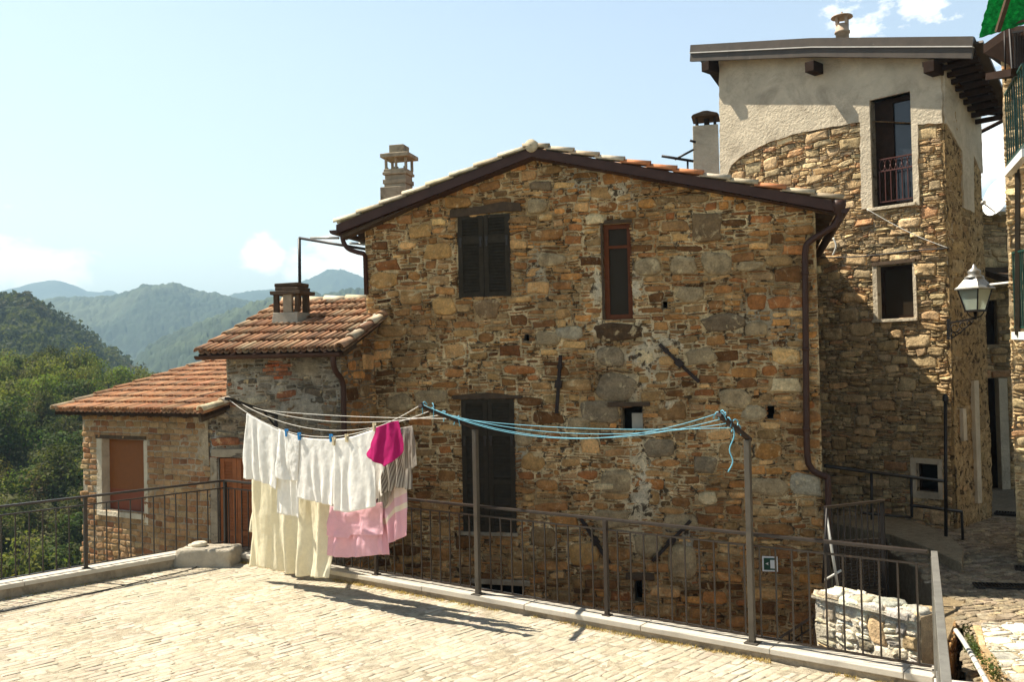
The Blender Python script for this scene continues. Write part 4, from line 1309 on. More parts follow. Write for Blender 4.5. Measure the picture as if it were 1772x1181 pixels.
q0 = TOW.P(*fp_[0], WR - 0.05); q1 = TOW.P(*fp_[1], WR - 0.05); q2 = TOW.P(*fp_[2], WR - 0.05)
q3 = pt(1741, 190, q2.y + 1.35)
back = (q3 - q2)
backs = back * 1.0
rf = MB()
tk = Z * -0.12
for a, b in ((q0, q1), (q1, q2)):
    rf.hexa([a + tk, b + tk, a, b, a + tk + backs, b + tk + backs, a + backs, b + backs])
tower_roof = rf.build('roof', M['darkwood'], tower)
f = MB()
d = back.normalized()
f.bar(q2 + Z * -0.10, q2 + back * 1.0 - Z * 0.10, 0.05, 0.26, TOWR.N)
f.build('fascia', M['fascia'], tower)
for i in range(10):
    l = MB(); a = q2 + back * (0.05 + i * 0.1) - Z * 0.19; l.bar(a - TOWR.N * 0.02, a - TOWR.N * 0.95, 0.07, 0.09); l.build('rafter', M['darkwood'], tower)
for x in (1226, 1406, 1612):
    u, v = TOW.uv(x, 112, 0.3)
    l = MB(); l.box(TOW, u - 0.10, u + 0.10, v - 0.16, v + 0.05, -0.15, 0.43); l.build('beam_end', M['darkwood'], tower, bevel=0.01)
l = MB(); l.tube([pt(1690, 232, 18.6), pt(1739, 207, 18.2)], 0.04, 8); l.build('roof_strut', M['darkwood'], tower)
# flue
fz = 18.3
c = MB(); b = pt(1458, 70, fz); k_ = fz / FPX
c.lathe(b, [(11 * k_, -0.3), (11 * k_, 12 * k_), (13 * k_, 12.5 * k_), (13 * k_, 16 * k_), (11 * k_, 17 * k_), (11 * k_, 28 * k_), (9.5 * k_, 28 * k_), (9.5 * k_, 12 * k_)], 18)
for t in (0.3, 1.87, 3.44, 5.0):
    p = b + Vector((math.cos(t), math.sin(t), 0)) * 11 * k_; c.bar(p + Z * 27 * k_, p + Z * 43 * k_, 0.03, 0.05)
c.lathe(b, [(0.01, 48 * k_), (18 * k_, 42 * k_), (18.5 * k_, 40 * k_), (17 * k_, 40 * k_), (0.01, 43 * k_)], 18)
c.lathe(b, [(0.015, 47 * k_), (0.02, 50 * k_), (0.005, 51 * k_)], 8)
c.build('flue', M['flue'], tower_roof)

# ================================================================== TERRACE
KZ = 0.12          # top of the kerb
H2 = lambda v: Vector((v.x, v.y, 0))
kc = H2(gp(386, 954, KZ))                    # inner corner of the two kerbs
k1 = H2(gp(1616, 1174, KZ))                  # near end of the long kerb
k0 = H2(gp(0, 1014, KZ + 0.06))
dR = (k1 - kc).normalized(); nR = Vector((-dR.y, dR.x, 0))      # nR points out over the drop
if nR.y < 0: nR = -nR
dL = (kc - k0).normalized(); nL = Vector((-dL.y, dL.x, 0))
if nL.y < 0: nL = -nL
kL = kc - dL * 9.0
ret = Vector((-0.40, -0.917, 0)).normalized()   # direction of the return railing
kE = k1 + ret * 7.0
KW = 0.34
# terrace slab
tpoly = [kL + nL * 0.1, kc + (nL + nR) * 0.10, k1 + nR * 0.1, kE, Vector((kE.x - 2, -6, 0)), Vector((-14, -6, 0)), Vector((-14, kL.y - 4, 0))]
GF = Frame((0, 0, 0), (1, 0, 0), (0, 1, 0))
mb = MB()
mb.prism(GF, [(p.x, p.y) for p in tpoly][::-1] if False else [(p.x, p.y) for p in reversed(tpoly)], -4.0, -0.022, (0.40, 0.33, 0.24), 1)
SF = Frame((kc.x, kc.y, -0.012), dL, nL)
loc = lambda p: ((p - kc).dot(dL), (p - kc).dot(nL))
area = [loc(p) for p in (kL + nL * 0.0, kc, k1, k1 + ret * 4.5, Vector((-9, 4.6, 0)))]
rng = np.random.default_rng(51)
R = courses(area, [], rng, (0.075, 0.115), (0.16, 0.36))
S = dress(R, PAL_SETT, rng, 0.003, (0.0105, 0.0128), (5, 12), 0.03)
stones(mb, SF, S, rng, 0.022, 0, 16, 1.0, 60)
bed(mb, SF, area, [], 0.05, 0.006, (0.37, 0.32, 0.235), 1, 0.0092, 61, (0.44, 0.39, 0.295), thick=0.02)
mb.build('terrace_paving', [M['sett'], M['mortar']], origin=(0, 9, 0), kind='structure', label='sunlit terrace paved with pale stone setts', category='paving')


def kerb(name, a, b, d, n, top, label, seed):
    mb = MB(); fr = Frame((a.x, a.y, 0), d, Z)          # N = d x Z
    L = (b - a).length
    s = 1 if fr.N.dot(n) > 0 else -1
    def bx(u0, u1, v0, v1, w0, w1, mi): mb.box(fr, u0, u1, v0, v1, min(s * w0, s * w1), max(s * w0, s * w1), (1, 1, 1), mi, 0.003)
    bx(0, L, -3.9, top - 0.065, 0.03, KW - 0.03, 1)
    rr = random.Random(seed); u = 0
    while u < L - 0.05:
        w = min(rr.uniform(1.1, 1.6), L - u)
        bx(u + 0.003, u + w - 0.003, top - 0.062, top + rr.uniform(-0.003, 0.003), 0.0, KW, 0)
        u += w
    return mb.build(name, [M['kerb_stone'], M['concrete']], bevel=0.008, kind='structure', label=label, category='kerb')


kerb('kerb', kL, kc + dL * 0.02, dL, nL, KZ + 0.06, 'pale stone kerb under the valley side railing', 3)
kerb('kerb', kc + dR * 0.36, k1, dR, nR, KZ, 'pale stone kerb under the long railing below the clotheslines', 4)
kerb('kerb', k1, k1 + ret * 6.5, ret, -Vector((ret.y, -ret.x, 0)) if Vector((ret.y, -ret.x, 0)).x < 0 else Vector((ret.y, -ret.x, 0)), KZ, 'stone kerb under the return railing beside the alley', 5)

# rough stone block at the corner
BB = Frame((kc.x, kc.y, 0), dL, Z)
b0_ = gp(303, 985, 0); b1_ = gp(335, 985, 0); b2_ = gp(398, 972, 0)
mb = MB()
cB = kc + dL * (-0.30) - nL * 0.16
fr = Frame((cB.x, cB.y, 0), (dR * 0.75 + dL * 0.5), Z)
P = []
for k, (h, g_) in enumerate(((-0.02, 1.0), (0.06, 1.0), (0.13, 1.0), (0.20, 0.99), (0.235, 0.96), (0.25, 0.90))):
    row = []
    for t in np.linspace(0, 2 * math.pi, 65):
        c_, s__ = math.cos(t), math.sin(t); m_ = max(abs(c_), abs(s__)); m_ = m_ * 0.85 + 0.15 * (abs(c_) ** 6 + abs(s__) ** 6) ** (1 / 6)
        x = c_ / m_ * 0.42 * g_; y = s__ / m_ * 0.25 * g_
        q = fr.P(x, h, y); j = float(fbm(q.x * 7 + k * 0.4, q.y * 7 + h * 9, 5, 3)) - 0.5
        q = q + (fr.A * x + fr.N * y) * 0.16 * j + Z * 0.03 * j * (k > 2)
        row.append(tuple(q))
    P.append(row)
top = np.mean(np.array(P[-1]), 0); P.append([tuple(top)] * 65)
mb.grid(np.array(P))
stone_block = mb.build('stone_block', M['concrete'], label='rough grey stone block in the corner of the terrace', category='stone block')
stone_block.data.materials[0] = M['plaster_edge']
mb = MB(); p = gp(345, 946, 0.25)
mb.lathe(Vector((p.x, p.y, 0.25)), [(0.005, 0.0), (0.10, 0.0), (0.115, 0.02), (0.11, 0.05), (0.09, 0.062), (0.005, 0.066)], 20)
mb.build('soap_dish', M['soap'], label='small pale oval slab lying on the corner stone block', category='stone slab')
# thin black tube added for the dark shadow line on the paving
mb = MB()
cp = [gp(x, y, 0.012) for x, y in ((-140, 1084), (0, 1061), (90, 1041), (180, 1022), (260, 1003), (325, 988), (345, 981))]
mb.tube(smooth_path([c + Vector((random.uniform(-.02, .02), random.uniform(-.02, .02), 0)) for c in cp], 6), 0.008, 6)
mb.build('shadow_line', M['ironblack'], label='thin black tube standing in for the shadow line along the valley side kerb', category='cable')

# ================================================================== RAILINGS
RZ = KZ + 1.02
RO = KW * 0.42                                        # railing line, measured from the kerb's inner edge
rc = kc + nR * RO + nL * RO * 0.4                     # corner post
rc = kc + (nL + nR).normalized() * (RO * 1.25)
r1 = k1 + nR * RO - dR * 0.05
r0 = kL + nL * RO


def railing(name, a, b, d, base, label, posts, mat, step=0.155, top=RZ, tallposts=()):
    n = Vector((-d.y, d.x, 0)); L = (b - a).length
    t = thing(name, Vector((a.x, a.y, base)), label, 'railing')
    mb = MB(); mb.bar(a + Z * top, b + Z * top, 0.052, 0.03); mb.build('handrail', mat, t, bevel=0.004)
    mb = MB(); mb.bar(a + Z * (top - 0.11), b + Z * (top - 0.11), 0.018, 0.018); mb.build('upper_rail', mat, t)
    mb = MB(); mb.bar(a + Z * (base + 0.045), b + Z * (base + 0.045), 0.036, 0.014); mb.build('bottom_rail', mat, t)
    for s in posts:
        p = a + d * s; mb = MB(); mb.bar(p + Z * base, p + Z * (top - 0.014), 0.045, 0.045, d); mb.bar(p + Z * base, p + Z * (base + 0.012), 0.09, 0.09, d); mb.build('post', mat, t, bevel=0.003)
    if step:
        proto = None; s = step * 0.55; cnt = 0
        while s < L - 0.04 and cnt < 98:
            if all(abs(s - q) > 0.055 for q in list(posts) + list(tallposts)):
                p = a + d * s
                if proto is None:
                    mb = MB(); mb.bar(p + Z * (base + 0.05), p + Z * (top - 0.108), 0.014, 0.014, d)
                    proto = mb.build('baluster', mat, t); proto['s'] = s; p_first = p
                else:
                    o = proto.copy(); COL.objects.link(o); o.parent = t; o.location = p - p_first
                cnt += 1
            s += step
    return t


def along(x, y, z, o, d):
    p = gp(x, y, z); return (H2(p) - o).dot(d)


sT1 = along(815, 1034, KZ, kc, dR); sT2 = along(1302, 1114, KZ, kc, dR)
oR = (rc - kc).dot(dR)
Lr = (r1 - rc).length
sp = [along(x, y, KZ, kc, dR) - oR for x, y in ((639, 999), (1039, 1071))]
railing('railing', rc, r1, dR, KZ, 'long dark iron railing running below the clotheslines', [0.0] + sp, M['rail'], 0.157, tallposts=[sT1 - oR, sT2 - oR])
dL2 = (rc - r0).normalized()
LLn = (rc - r0).length
pl = [LLn - k * 2.05 for k in range(1, 4)]
railing('railing', r0, rc - dL2 * 0.03, dL2, KZ + 0.06, 'dark iron railing along the valley edge of the terrace', pl, M['rail'], 0.165)
# return railing towards the viewer, with a latch box
e1_ = r1 + dR * 0.05
t = railing('railing', e1_, e1_ + ret * 4.6, ret, KZ, 'weathered galvanised railing turning beside the alley', [0.0, 2.3, 4.5], M['galv'], 0.16)
mb = MB(); n_ = Vector((-ret.y, ret.x, 0))
for s in (0.10,):
    p = e1_ + ret * s; mb.bar(p + Z * KZ, p + Z * (RZ - 0.02), 0.03, 0.06, n_); mb.build('side_plate', M['galv'], t); mb = MB()
mb.bar(e1_ + ret * 1.10 + Z * 0.72, e1_ + ret * 1.10 + Z * 1.02, 0.05, 0.10, ret)
mb.bar(e1_ + ret * 1.05 + Z * 1.0, e1_ + ret * 1.22 + Z * 1.04, 0.04, 0.02)
mb.build('latch', M['galv'], t, bevel=0.004)

# ================================================================== CLOTHESLINE POSTS
PT = 2.05


def tpost(s, label, tip, y_tip):
    base = kc + dR * s + nR * (RO - 0.075)
    t = thing('clothesline_post', base + Z * KZ, label, 'clothesline post', 'steel clothesline posts on the long kerb')
    mb = MB(); mb.bar(base + Z * KZ, base + Z * PT, 0.056, 0.056, dR); mb.bar(base + Z * KZ, base + Z * (KZ + 0.012), 0.13, 0.13, dR)
    mb.build('pole', M['postgrey'], t, bevel=0.004)
    a = base + Z * PT
    b = pt(tip[0], tip[1], y_tip)
    dd = (b - a).normalized()
    mb = MB(); mb.bar(a - dd * 0.06 + Z * 0.02, b + Z * 0.02, 0.05, 0.035)
    hooks = []
    for k in range(4):
        q = a + (b - a) * (0.34 + 0.21 * k) + Z * 0.045
        mb.tube([q - Z * 0.01, q + Z * 0.02], 0.012, 6); hooks.append(q)
    mb.build('crossarm', M['iron'], t, bevel=0.003)
    return t, hooks


b1p = kc + dR * sT1; b2p = kc + dR * sT2
tp1, hk1 = tpost(sT1, 'grey steel clothesline post in front of the dark double door', (727, 706), b1p.y - 0.85)
tp2, hk2 = tpost(sT2, 'grey steel clothesline post where the blue cords end', (1244, 722), b2p.y - 0.38)

# wall bracket on the wing
bt = pt(392, 690, 11.95); bw = MID.P(*MID.uv(478, 719, 0.03), 0.03)
br = thing('line_bracket', bw, 'black iron arm on the wing wall holding the white clotheslines', 'wall bracket')
mb = MB(); mb.bar(bt, bw, 0.05, 0.035); mb.build('arm', M['ironblack'], br)
mb = MB(); q = MID.P(*MID.uv(478, 740, 0.03), 0.03); mb.bar(bw, q, 0.045, 0.045, MID.N); mb.bar(q, bw + (bt - bw) * 0.3, 0.02, 0.02); mb.build('brace', M['ironblack'], br)
hkb = [bw + (bt - bw) * (0.34 + 0.21 * k) for k in range(4)]


def sag_line(a, b, sag, n=40):
    return [a + (b - a) * t - Z * (4 * sag * t * (1 - t)) for t in np.linspace(0, 1, n)]


WL = []
sags = (0.03, 0.15, 0.30, 0.42)
for k in range(4):
    L_ = sag_line(hkb[k], hk1[k], sags[k]); WL.append(L_)
    mb = MB(); mb.tube(L_, 0.0036, 5)
    lab = ('taut empty white clothesline nearest the wing wall', 'white clothesline behind the washing, third from the tip of the arm', 'slack white clothesline carrying the cream sheets',
           'slack white clothesline carrying the white towels in front')[k]
    mb.build('clothesline', M['whitecord'], origin=tuple(hkb[k]), label=lab, category='clothesline', group='white clotheslines')
for k in range(4):
    L_ = sag_line(hk1[k], hk2[k], (0.06, 0.16, 0.25, 0.30)[k])
    mb = MB(); mb.tube(L_, 0.0034, 5)
    lab = ('highest empty blue cord, between the two post tops', 'empty blue cord, second from the post tops', 'empty blue cord, third from the post tops', 'lowest empty blue cord, between the arm tips')[k]
    mb.build('clothesline', M['bluecord'], origin=tuple(hk1[k]), label=lab, category='clothesline', group='blue clotheslines')
for k, hks in ((0, hk1), (1, hk2)):
    mb = MB()
    for j, q in enumerate(hks):
        for z_ in range(4):
            d = Vector((random.uniform(-1, 1), random.uniform(-1, 1), random.uniform(-1.4, 0.6))).normalized() * random.uniform(0.05, 0.11)
            mb.tube(smooth_path([q, q + d * 0.5 + Z * 0.03, q + d], 3), 0.0055, 4)
    if k == 1:
        q = hks[1]; mb.tube(smooth_path([q, q - Z * 0.12 + dR * 0.02, q - Z * 0.25 - dR * 0.03, q - Z * 0.36, q - Z * 0.46 - dR * 0.05], 4), 0.006, 5)
    mb.build('cord_knots', M['bluecord'], (tp1, tp2)[k])

# ================================================================== WASHING
LD = (WL[3][-1] - WL[3][0]); LD.z = 0; LD.normalize()


def line_plane(k):
    a = WL[k][0]; b = WL[k][-1]; d = (b - a); d.z = 0
    return Frame((a.x, a.y, 0), d, Z)


def interp(poly, n):
    P = np.array(poly, float); d = np.r_[0, np.cumsum(np.linalg.norm(np.diff(P, axis=0), axis=1))]
    t = np.linspace(0, d[-1], n)
    return np.stack([np.interp(t, d, P[:, 0]), np.interp(t, d, P[:, 1])], -1)


def cloth(name, mat, k, top, bot, label, cat='cloth', off=0.0, folds=5, amp=0.035, seed=0, group=None, nu=46, nv=50, parent=None, topamp=0.15, crease=0.01, lean=0.0):
    """a hanging cloth: upper and lower outline in the view, carried by line k (off metres in front of it)"""
    fr = line_plane(k)
    T = np.array([fr.uv(x, y, off) for x, y in interp(top, nu)]); B = np.array([fr.uv(x, y, off) for x, y in interp(bot, nu)])
    s = np.linspace(0, 1, nu)[None]; t = np.linspace(0, 1, nv)[:, None]
    U = T[None, :, 0] * (1 - t) + B[None, :, 0] * t; V = T[None, :, 1] * (1 - t) + B[None, :, 1] * t
    ph = seed * 1.7
    x = U / max(0.05, (U.max() - U.min()))
    g = topamp + (1 - topamp) * t ** 0.8
    wv = fbm(x * 2.2 + seed, t * 0.9 + 0 * x, seed + 66, 3) * 3.2
    W = off + lean * t + amp * g * (np.sin(2 * np.pi * (folds * x + wv * 0.55) + ph) * (0.2 + 0.7 * vn(x * folds * 0.8, t * 1.3 + 0 * x, seed + 67)) + (fbm(U * 5, V * 0.8, seed + 70, 3) - 0.5) * 1.7 + (fbm(U * 13, V * 2.0, seed + 71, 3) - 0.5) * 0.45)
    W = W + crease * 0.8 * (fbm(U * 22, V * 14, seed + 80, 3) - 0.5)
    mb = MB()
    c = np.stack([s + 0 * t, (1 - t) + 0 * s, 0 * s + 0 * t], -1)
    mb.grid(fr.pts(np.stack([U, V, W], -1).reshape(-1, 3)).reshape(nv, nu, 3), c)
    o = mb.build(name, mat, parent, label=label, category=cat, group=group)
    sd = o.modifiers.new('thickness', 'SOLIDIFY'); sd.thickness = 0.003; sd.offset = 0
    return o


cloth('cream_sheet', M['sheer'], 2, [(442, 745), (500, 775), (572, 790)], [(435, 981), (464, 983), (468, 988), (520, 999), (552, 1000), (573, 1000)], 'long cream sheet hanging lowest, almost to the kerb', 'sheet', -0.02, 4, 0.085, 1, nv=90, nu=90)
cloth('cream_sheet', M['sheer'], 1, [(446, 735), (470, 752), (505, 768)], [(435, 920), (455, 928), (500, 975)], 'cream sheet hanging behind the long one, beside the orange door', 'sheet', 0.0, 3, 0.05, 2)
cloth('pink_cloth', M['pink'], 2, [(563, 792), (600, 792), (655, 780)], [(563, 930), (600, 935), (650, 930)], 'pale pink cloth hanging behind the white towels and over the pink shorts', 'cloth', -0.10, 4, 0.03, 5)
sh = cloth('pink_shorts', M['pink'], 2, [(577, 880), (620, 886), (658, 876)], [(565, 962), (600, 967), (601, 966), (659, 961)], 'pink checked shorts hanging lowest beneath the white towels', 'shorts', 0.03, 2.2, 0.035, 6, topamp=0.5)
fl = cloth('shorts_flap', M['pink'], 2, [(572, 876), (600, 884), (603, 880), (660, 870)], [(566, 927), (600, 934), (604, 927), (661, 927)], None, None, 0.075, 2.2, 0.035, 7, topamp=0.5, parent=sh)
cloth('printed_towel', M['print'], 2, [(662, 790), (680, 780), (702, 768)], [(657, 958), (672, 962), (676, 940), (705, 927)], 'printed pink towel with yellow spot hanging under the grey striped shirt', 'towel', -0.02, 3, 0.045, 8)
mb = MB()
fr = line_plane(2); u, v = fr.uv(695, 862, 0.05)
mb.add([fr.P(u + 0.075 * math.cos(t), v + 0.075 * math.sin(t), 0.052) for t in np.linspace(0, 2 * math.pi, 20, endpoint=False)], [tuple(range(20))])
towA = cloth('white_towel', M['towel'], 3, [(427, 716), (450, 729), (482, 745)], [(419, 829), (440, 831), (462, 839), (478, 848)], 'white towel nearest the wing wall, hanging over the cream sheets', 'towel', 0.02, 3.5, 0.028, 11, crease=0.012)
cloth('pillowcase', M['towel'], 3, [(482, 744), (500, 751), (520, 757)], [(478, 889), (500, 893), (518, 897)], 'narrow white pillowcase hanging between the white towels', 'pillowcase', -0.03, 2, 0.03, 12)
cloth('white_cloth', M['towel'], 3, [(482, 743), (500, 750), (518, 756)], [(478, 826), (495, 832), (514, 833)], 'small white cloth folded over the line in front of the pillowcase', 'cloth', 0.045, 2, 0.03, 13, crease=0.02)
cloth('white_towel', M['towel'], 3, [(519, 757), (545, 760), (580, 761)], [(515, 862), (540, 868), (577, 877)], 'white ribbed towel clipped with the blue peg', 'towel', 0.03, 3.5, 0.020, 14, crease=0.010)
cloth('white_towel', M['towel'], 3, [(578, 761), (610, 756), (652, 742)], [(579, 884), (600, 888), (640, 880), (648, 877)], 'white ribbed towel beside the magenta shirt', 'towel', 0.035, 4, 0.020, 15, crease=0.010)
cloth('white_towel', M['towel'], 2, [(585, 768), (620, 763), (668, 748)], [(570, 872), (620, 879), (664, 858)], 'white towel hanging just behind the two ribbed ones', 'towel', 0.06, 4, 0.03, 16)
cloth('striped_shirt', M['stripe'], 2, [(676, 745), (697, 740), (714, 737)], [(655, 856), (680, 850), (681, 842), (712, 848)], 'grey striped shirt hanging behind the magenta shirt', 'shirt', 0.07, 4, 0.05, 17)
slv = cloth('striped_sleeve', M['stripe'], 2, [(700, 741), (708, 739), (715, 740)], [(700, 812), (712, 812), (722, 806)], None, None, 0.12, 1.5, 0.03, 18, parent=bpy.data.objects['striped_shirt'])
cloth('dark_pattern_cloth', M['oldwood'], 2, [(662, 800), (668, 798), (676, 796)], [(655, 876), (664, 880), (676, 858)], 'small dark patterned cloth hanging behind the striped shirt', 'cloth', 0.045, 1.5, 0.02, 22).data.materials[0] = M['stripe']
cloth('magenta_shirt', M['magenta'], 3, [(650, 741), (668, 734), (689, 728)], [(633, 787), (650, 799), (666, 808), (681, 800), (694, 786), (703, 770)], 'magenta shirt pegged at the end of the white towels', 'shirt', 0.06, 3, 0.05, 19, topamp=0.4)


def peg(k, x, y, mat, label):
    fr = line_plane(k); u, v = fr.uv(x, y, 0.04)
    t = thing('clothes_peg', fr.P(u, v, 0.04), label, 'clothes peg')
    for sgn in (-1, 1):
        mb = MB(); a = fr.P(u, v + 0.035, 0.05 + 0.016 * sgn); b = fr.P(u, v - 0.055, 0.05 + 0.008 * sgn)
        mb.bar(a, b, 0.024, 0.011, fr.N); mb.build('peg_half', mat, t)
    mb = MB(); q = fr.P(u, v, 0.05); mb.tube([q - fr.A * 0.014, q + fr.A * 0.014], 0.010, 6); mb.build('spring', M['galv'], t)


peg(3, 519, 754, M['blueplastic'], 'blue clothes peg at the edge of the ribbed towel')
peg(3, 574, 757, M['blueplastic'], 'second blue clothes peg, next to a pale wooden peg')
peg(3, 579, 763, M['palewood'], 'pale wooden peg beside the blue peg, between two towels')
peg(3, 649, 738, M['palewood'], 'pale wooden peg holding the corner of the magenta shirt')
peg(3, 497, 748, M['blueplastic'], 'blue clothes peg holding the small white cloth')
peg(3, 601, 757, M['palewood'], 'pale wooden peg in the middle of the ribbed towel')

# frame of pipes behind the wing roof
t = thing('pipe_frame', pt(517, 500, 16.2), 'thin dark pipe frame rising behind the wing roof', 'pipe frame')
mb = MB(); fz = 16.2
q = pt(518, 413, fz); mb.tube([pt(519, 530, fz), q], 0.028, 8); mb.build('upright', M['ironblack'], t)
mb = MB(); mb.tube([q + Z * 0.01, pt(636, 432, 15.4)], 0.024, 8); mb.build('crossbar', M['ironblack'], t)
mb = MB(); mb.tube([pt(538, 412, 16.3), pt(586, 412, 15.9)], 0.022, 8); mb.tube([pt(606, 421, 15.8), pt(634, 423, 15.5)], 0.022, 8); mb.build('line_roller', M['galv'], t)

# exit sign
t = thing('exit_sign', MAIN.P(*MAIN.uv(1332, 992, 0.01), 0.01), 'small green sign with white border and white door mark on the stone wall', 'sign')
a = fit_rect(MAIN, 1319, 964, 1346, 990, 0.06)
mb = MB(); mb.box(MAIN, *a, 0.045, 0.06); mb.build('border', M['white'], t)
b = grow(a, -0.022); mb = MB(); mb.box(MAIN, *b, 0.05, 0.0625); mb.build('face', M['signgreen'], t)
W_ = b[1] - b[0]; H_ = b[3] - b[2]
mb = MB(); mb.box(MAIN, b[0] + W_ * 0.52, b[0] + W_ * 0.90, b[2] + H_ * 0.14, b[2] + H_ * 0.84, 0.06, 0.0645)
mb.prism(MAIN, [(b[0] + W_ * 0.14, b[2] + H_ * 0.52), (b[0] + W_ * 0.38, b[2] + H_ * 0.40), (b[0] + W_ * 0.34, b[2] + H_ * 0.52), (b[0] + W_ * 0.38, b[2] + H_ * 0.64)], 0.06, 0.0645)
mb.build('symbol', M['white'], t)

# ================================================================== STAIRWELL, ALLEY
AZ = -0.42
# passage floor between the terrace and the house
mb = MB()
pp = [H2(MAIN.P(mu0 - 6, 0, 0)), H2(MAIN.P(mu1 + 1.2, 0, 0)), k1 + nR * 2.6 + dR * 1.0, k1 + nR * 0.2, kc + nR * 0.2, kc - dL * 6 + nL * 0.3]
mb.prism(GF, [(p.x, p.y) for p in reversed(pp)], -3.4, -2.9, (0.2, 0.15, 0.09))
mb.build('passage_floor', M['mortar'], kind='structure', label='sunken stone passage between terrace and gable house', category='passage')
# alley ground
aE = [gp(1652, 1010, AZ), gp(1664, 1080, AZ + 0.1), gp(1684, 1181, AZ + 0.16)]
A_poly = [pt(1540, 905, 15.6), pt(1600, 940, 13.6), pt(1655, 985, 12.0), gp(1662, 1040, AZ), gp(1672, 1120, AZ), gp(1668, 1400, AZ), Vector((6, 2, 0)), Vector((16, 2, 0)), Vector((16, 30, 0)), Vector((6.9, 30, 0)), Vector((6.9, 18.0, 0))]
AL = [(p.x, p.y) for p in A_poly]
mb = MB(); AF = Frame((0, 0, AZ), (1, 0, 0), (0, 1, 0))
mb.prism(AF, AL, -3.2, -0.012, (0.30, 0.25, 0.18), 1)
SFA = Frame((7, 12, AZ), (0.94, 0.34, 0), (-0.34, 0.94, 0))
la = [(((x - 7) * 0.94 + (y - 12) * 0.34), (-(x - 7) * 0.34 + (y - 12) * 0.94)) for x, y in AL]
lim = [(-6, -5), (4.5, -5), (4.5, 7), (-6, 7)]
rng = np.random.default_rng(71)
R = courses(lim, [], rng, (0.09, 0.14), (0.12, 0.26))
k = in_poly(R[:, 0], R[:, 1], la)
stones(mb, SFA, dress(R[k], [((0.32, 0.26, 0.18), 4), ((0.26, 0.21, 0.145), 3), ((0.37, 0.305, 0.22), 2)], rng, 0.006, (0.008, 0.022), (3, 6), 0.08), rng, 0.06, 0, 12, 1.0, 72)
mb.build('alley_paving', [M['stone'], M['mortar']], origin=(8, 12, AZ), kind='structure', label='cobbled alley climbing past the tall stone house', category='paving')
# sunlit paved ledge at the near end of the alley
lp = [gp(1690, 1086, -0.05), gp(1712, 1079, -0.05), gp(1900, 1079, -0.05), gp(1900, 1300, -0.05), gp(1730, 1300, -0.05), gp(1742, 1181, -0.05), gp(1712, 1140, -0.05)]
mb = MB(); LF = Frame((0, 0, -0.05), (1, 0, 0), (0, 1, 0))
lpp = [(p.x, p.y) for p in lp]
if sum(lpp[i][0] * lpp[(i + 1) % len(lpp)][1] - lpp[(i + 1) % len(lpp)][0] * lpp[i][1] for i in range(len(lpp))) < 0: lpp = lpp[::-1]
rubble_wall(mb, LF, lpp, [], 77, PAL_PALE, cu=0.05, cv=0.05, rel=(0.006, 0.02), col=(0.5, 0.44, 0.34), col2=(0.56, 0.5, 0.4), warp=0.03, bth=0.03)
ee = [gp(1690, 1086, -0.05), gp(1700, 1120, -0.05), gp(1742, 1181, -0.05), gp(1760, 1300, -0.05)]
for a, b in zip(ee[:-1], ee[1:]):
    a = H2(a); b = H2(b); fr = Frame((a.x, a.y, 0), (a - b), Z)
    Lw = (b - a).length
    if fr.N.x > 0: fr = Frame((b.x, b.y, 0), (b - a), Z); fr = Frame((a.x, a.y, 0), (b - a), Z)
    rubble_wall(mb, fr, [(0, -0.6), (Lw, -0.6), (Lw, -0.05), (0, -0.05)] if fr.A.dot(b - a) > 0 else [(-Lw, -0.6), (0, -0.6), (0, -0.05), (-Lw, -0.05)], [], 78, PAL_TOWER, col=(0.36, 0.3, 0.2))
mb.build('stone_ledge', [M['stone'], M['mortar']], label='raised stone paved ledge in full sun at the alley edge', category='ledge')
# drain grates
for i, (x0, y0, x1, y1, lab) in enumerate(((1688, 1005, 1790, 1023, 'long iron drain grate across the alley, nearest the ledge'), (1722, 880, 1768, 895, 'small iron drain grate far up the alley'), (1757, 978, 1800, 990, 'middle iron drain grate at the alley side'))):
    a = gp(x0, (y0 + y1) / 2, AZ + 0.025); b = gp(x1, (y0 + y1) / 2 + 3, AZ + 0.025); d = (b - a).normalized(); n = Vector((-d.y, d.x, 0)); wd = 0.26 if i == 0 else 0.3
    mb = MB(); L = (b - a).length
    mb.bar(a + n * wd / 2, b + n * wd / 2, 0.03, 0.03); mb.bar(a - n * wd / 2, b - n * wd / 2, 0.03, 0.03)
    q = 0
    while q <= L: mb.bar(a + d * q - n * wd / 2, a + d * q + n * wd / 2, 0.022, 0.026); q += 0.05
    mb.bar(a - Z * 0.012, b - Z * 0.012, wd, 0.004)
    mb.build('drain_grate', M['ironblack'], label=lab, category='drain grate')
# sunlit retaining wall behind the railing end
w0 = pt(1588, 1056, 9.35); w1 = pt(1413, 1024, 10.35)
RW = Frame((w1.x, w1.y, 0), (w0.x - w1.x, w0.y - w1.y, 0))
Lw = (H2(w0) - H2(w1)).length; zt = (w0.z + w1.z) / 2
mb = MB()
rubble_wall(mb, RW, [(0, -2.9), (Lw, -2.9), (Lw, zt - 0.05), (0, zt - 0.05)], [], 81, PAL_PALE, cu=0.05, cv=0.06, gap=0.008, rel=(0.012, 0.040), ex=(3.2, 9), col=(0.66, 0.59, 0.46), col2=(0.72, 0.65, 0.52), amp=0.03, warp=0.06, bw=0.016,
            classes=[((3, 5), (3, 6), 0.08), ((2, 4), (2, 4), 0.12)])
mb.prism(RW, [(0.0, -2.9), (Lw, -2.9), (Lw, zt - 0.06), (0.0, zt - 0.06)], -0.36, -0.05, (0.42, 0.36, 0.26), 1)
TF = Frame(RW.P(0, zt - 0.05, 0), RW.A, -RW.N)
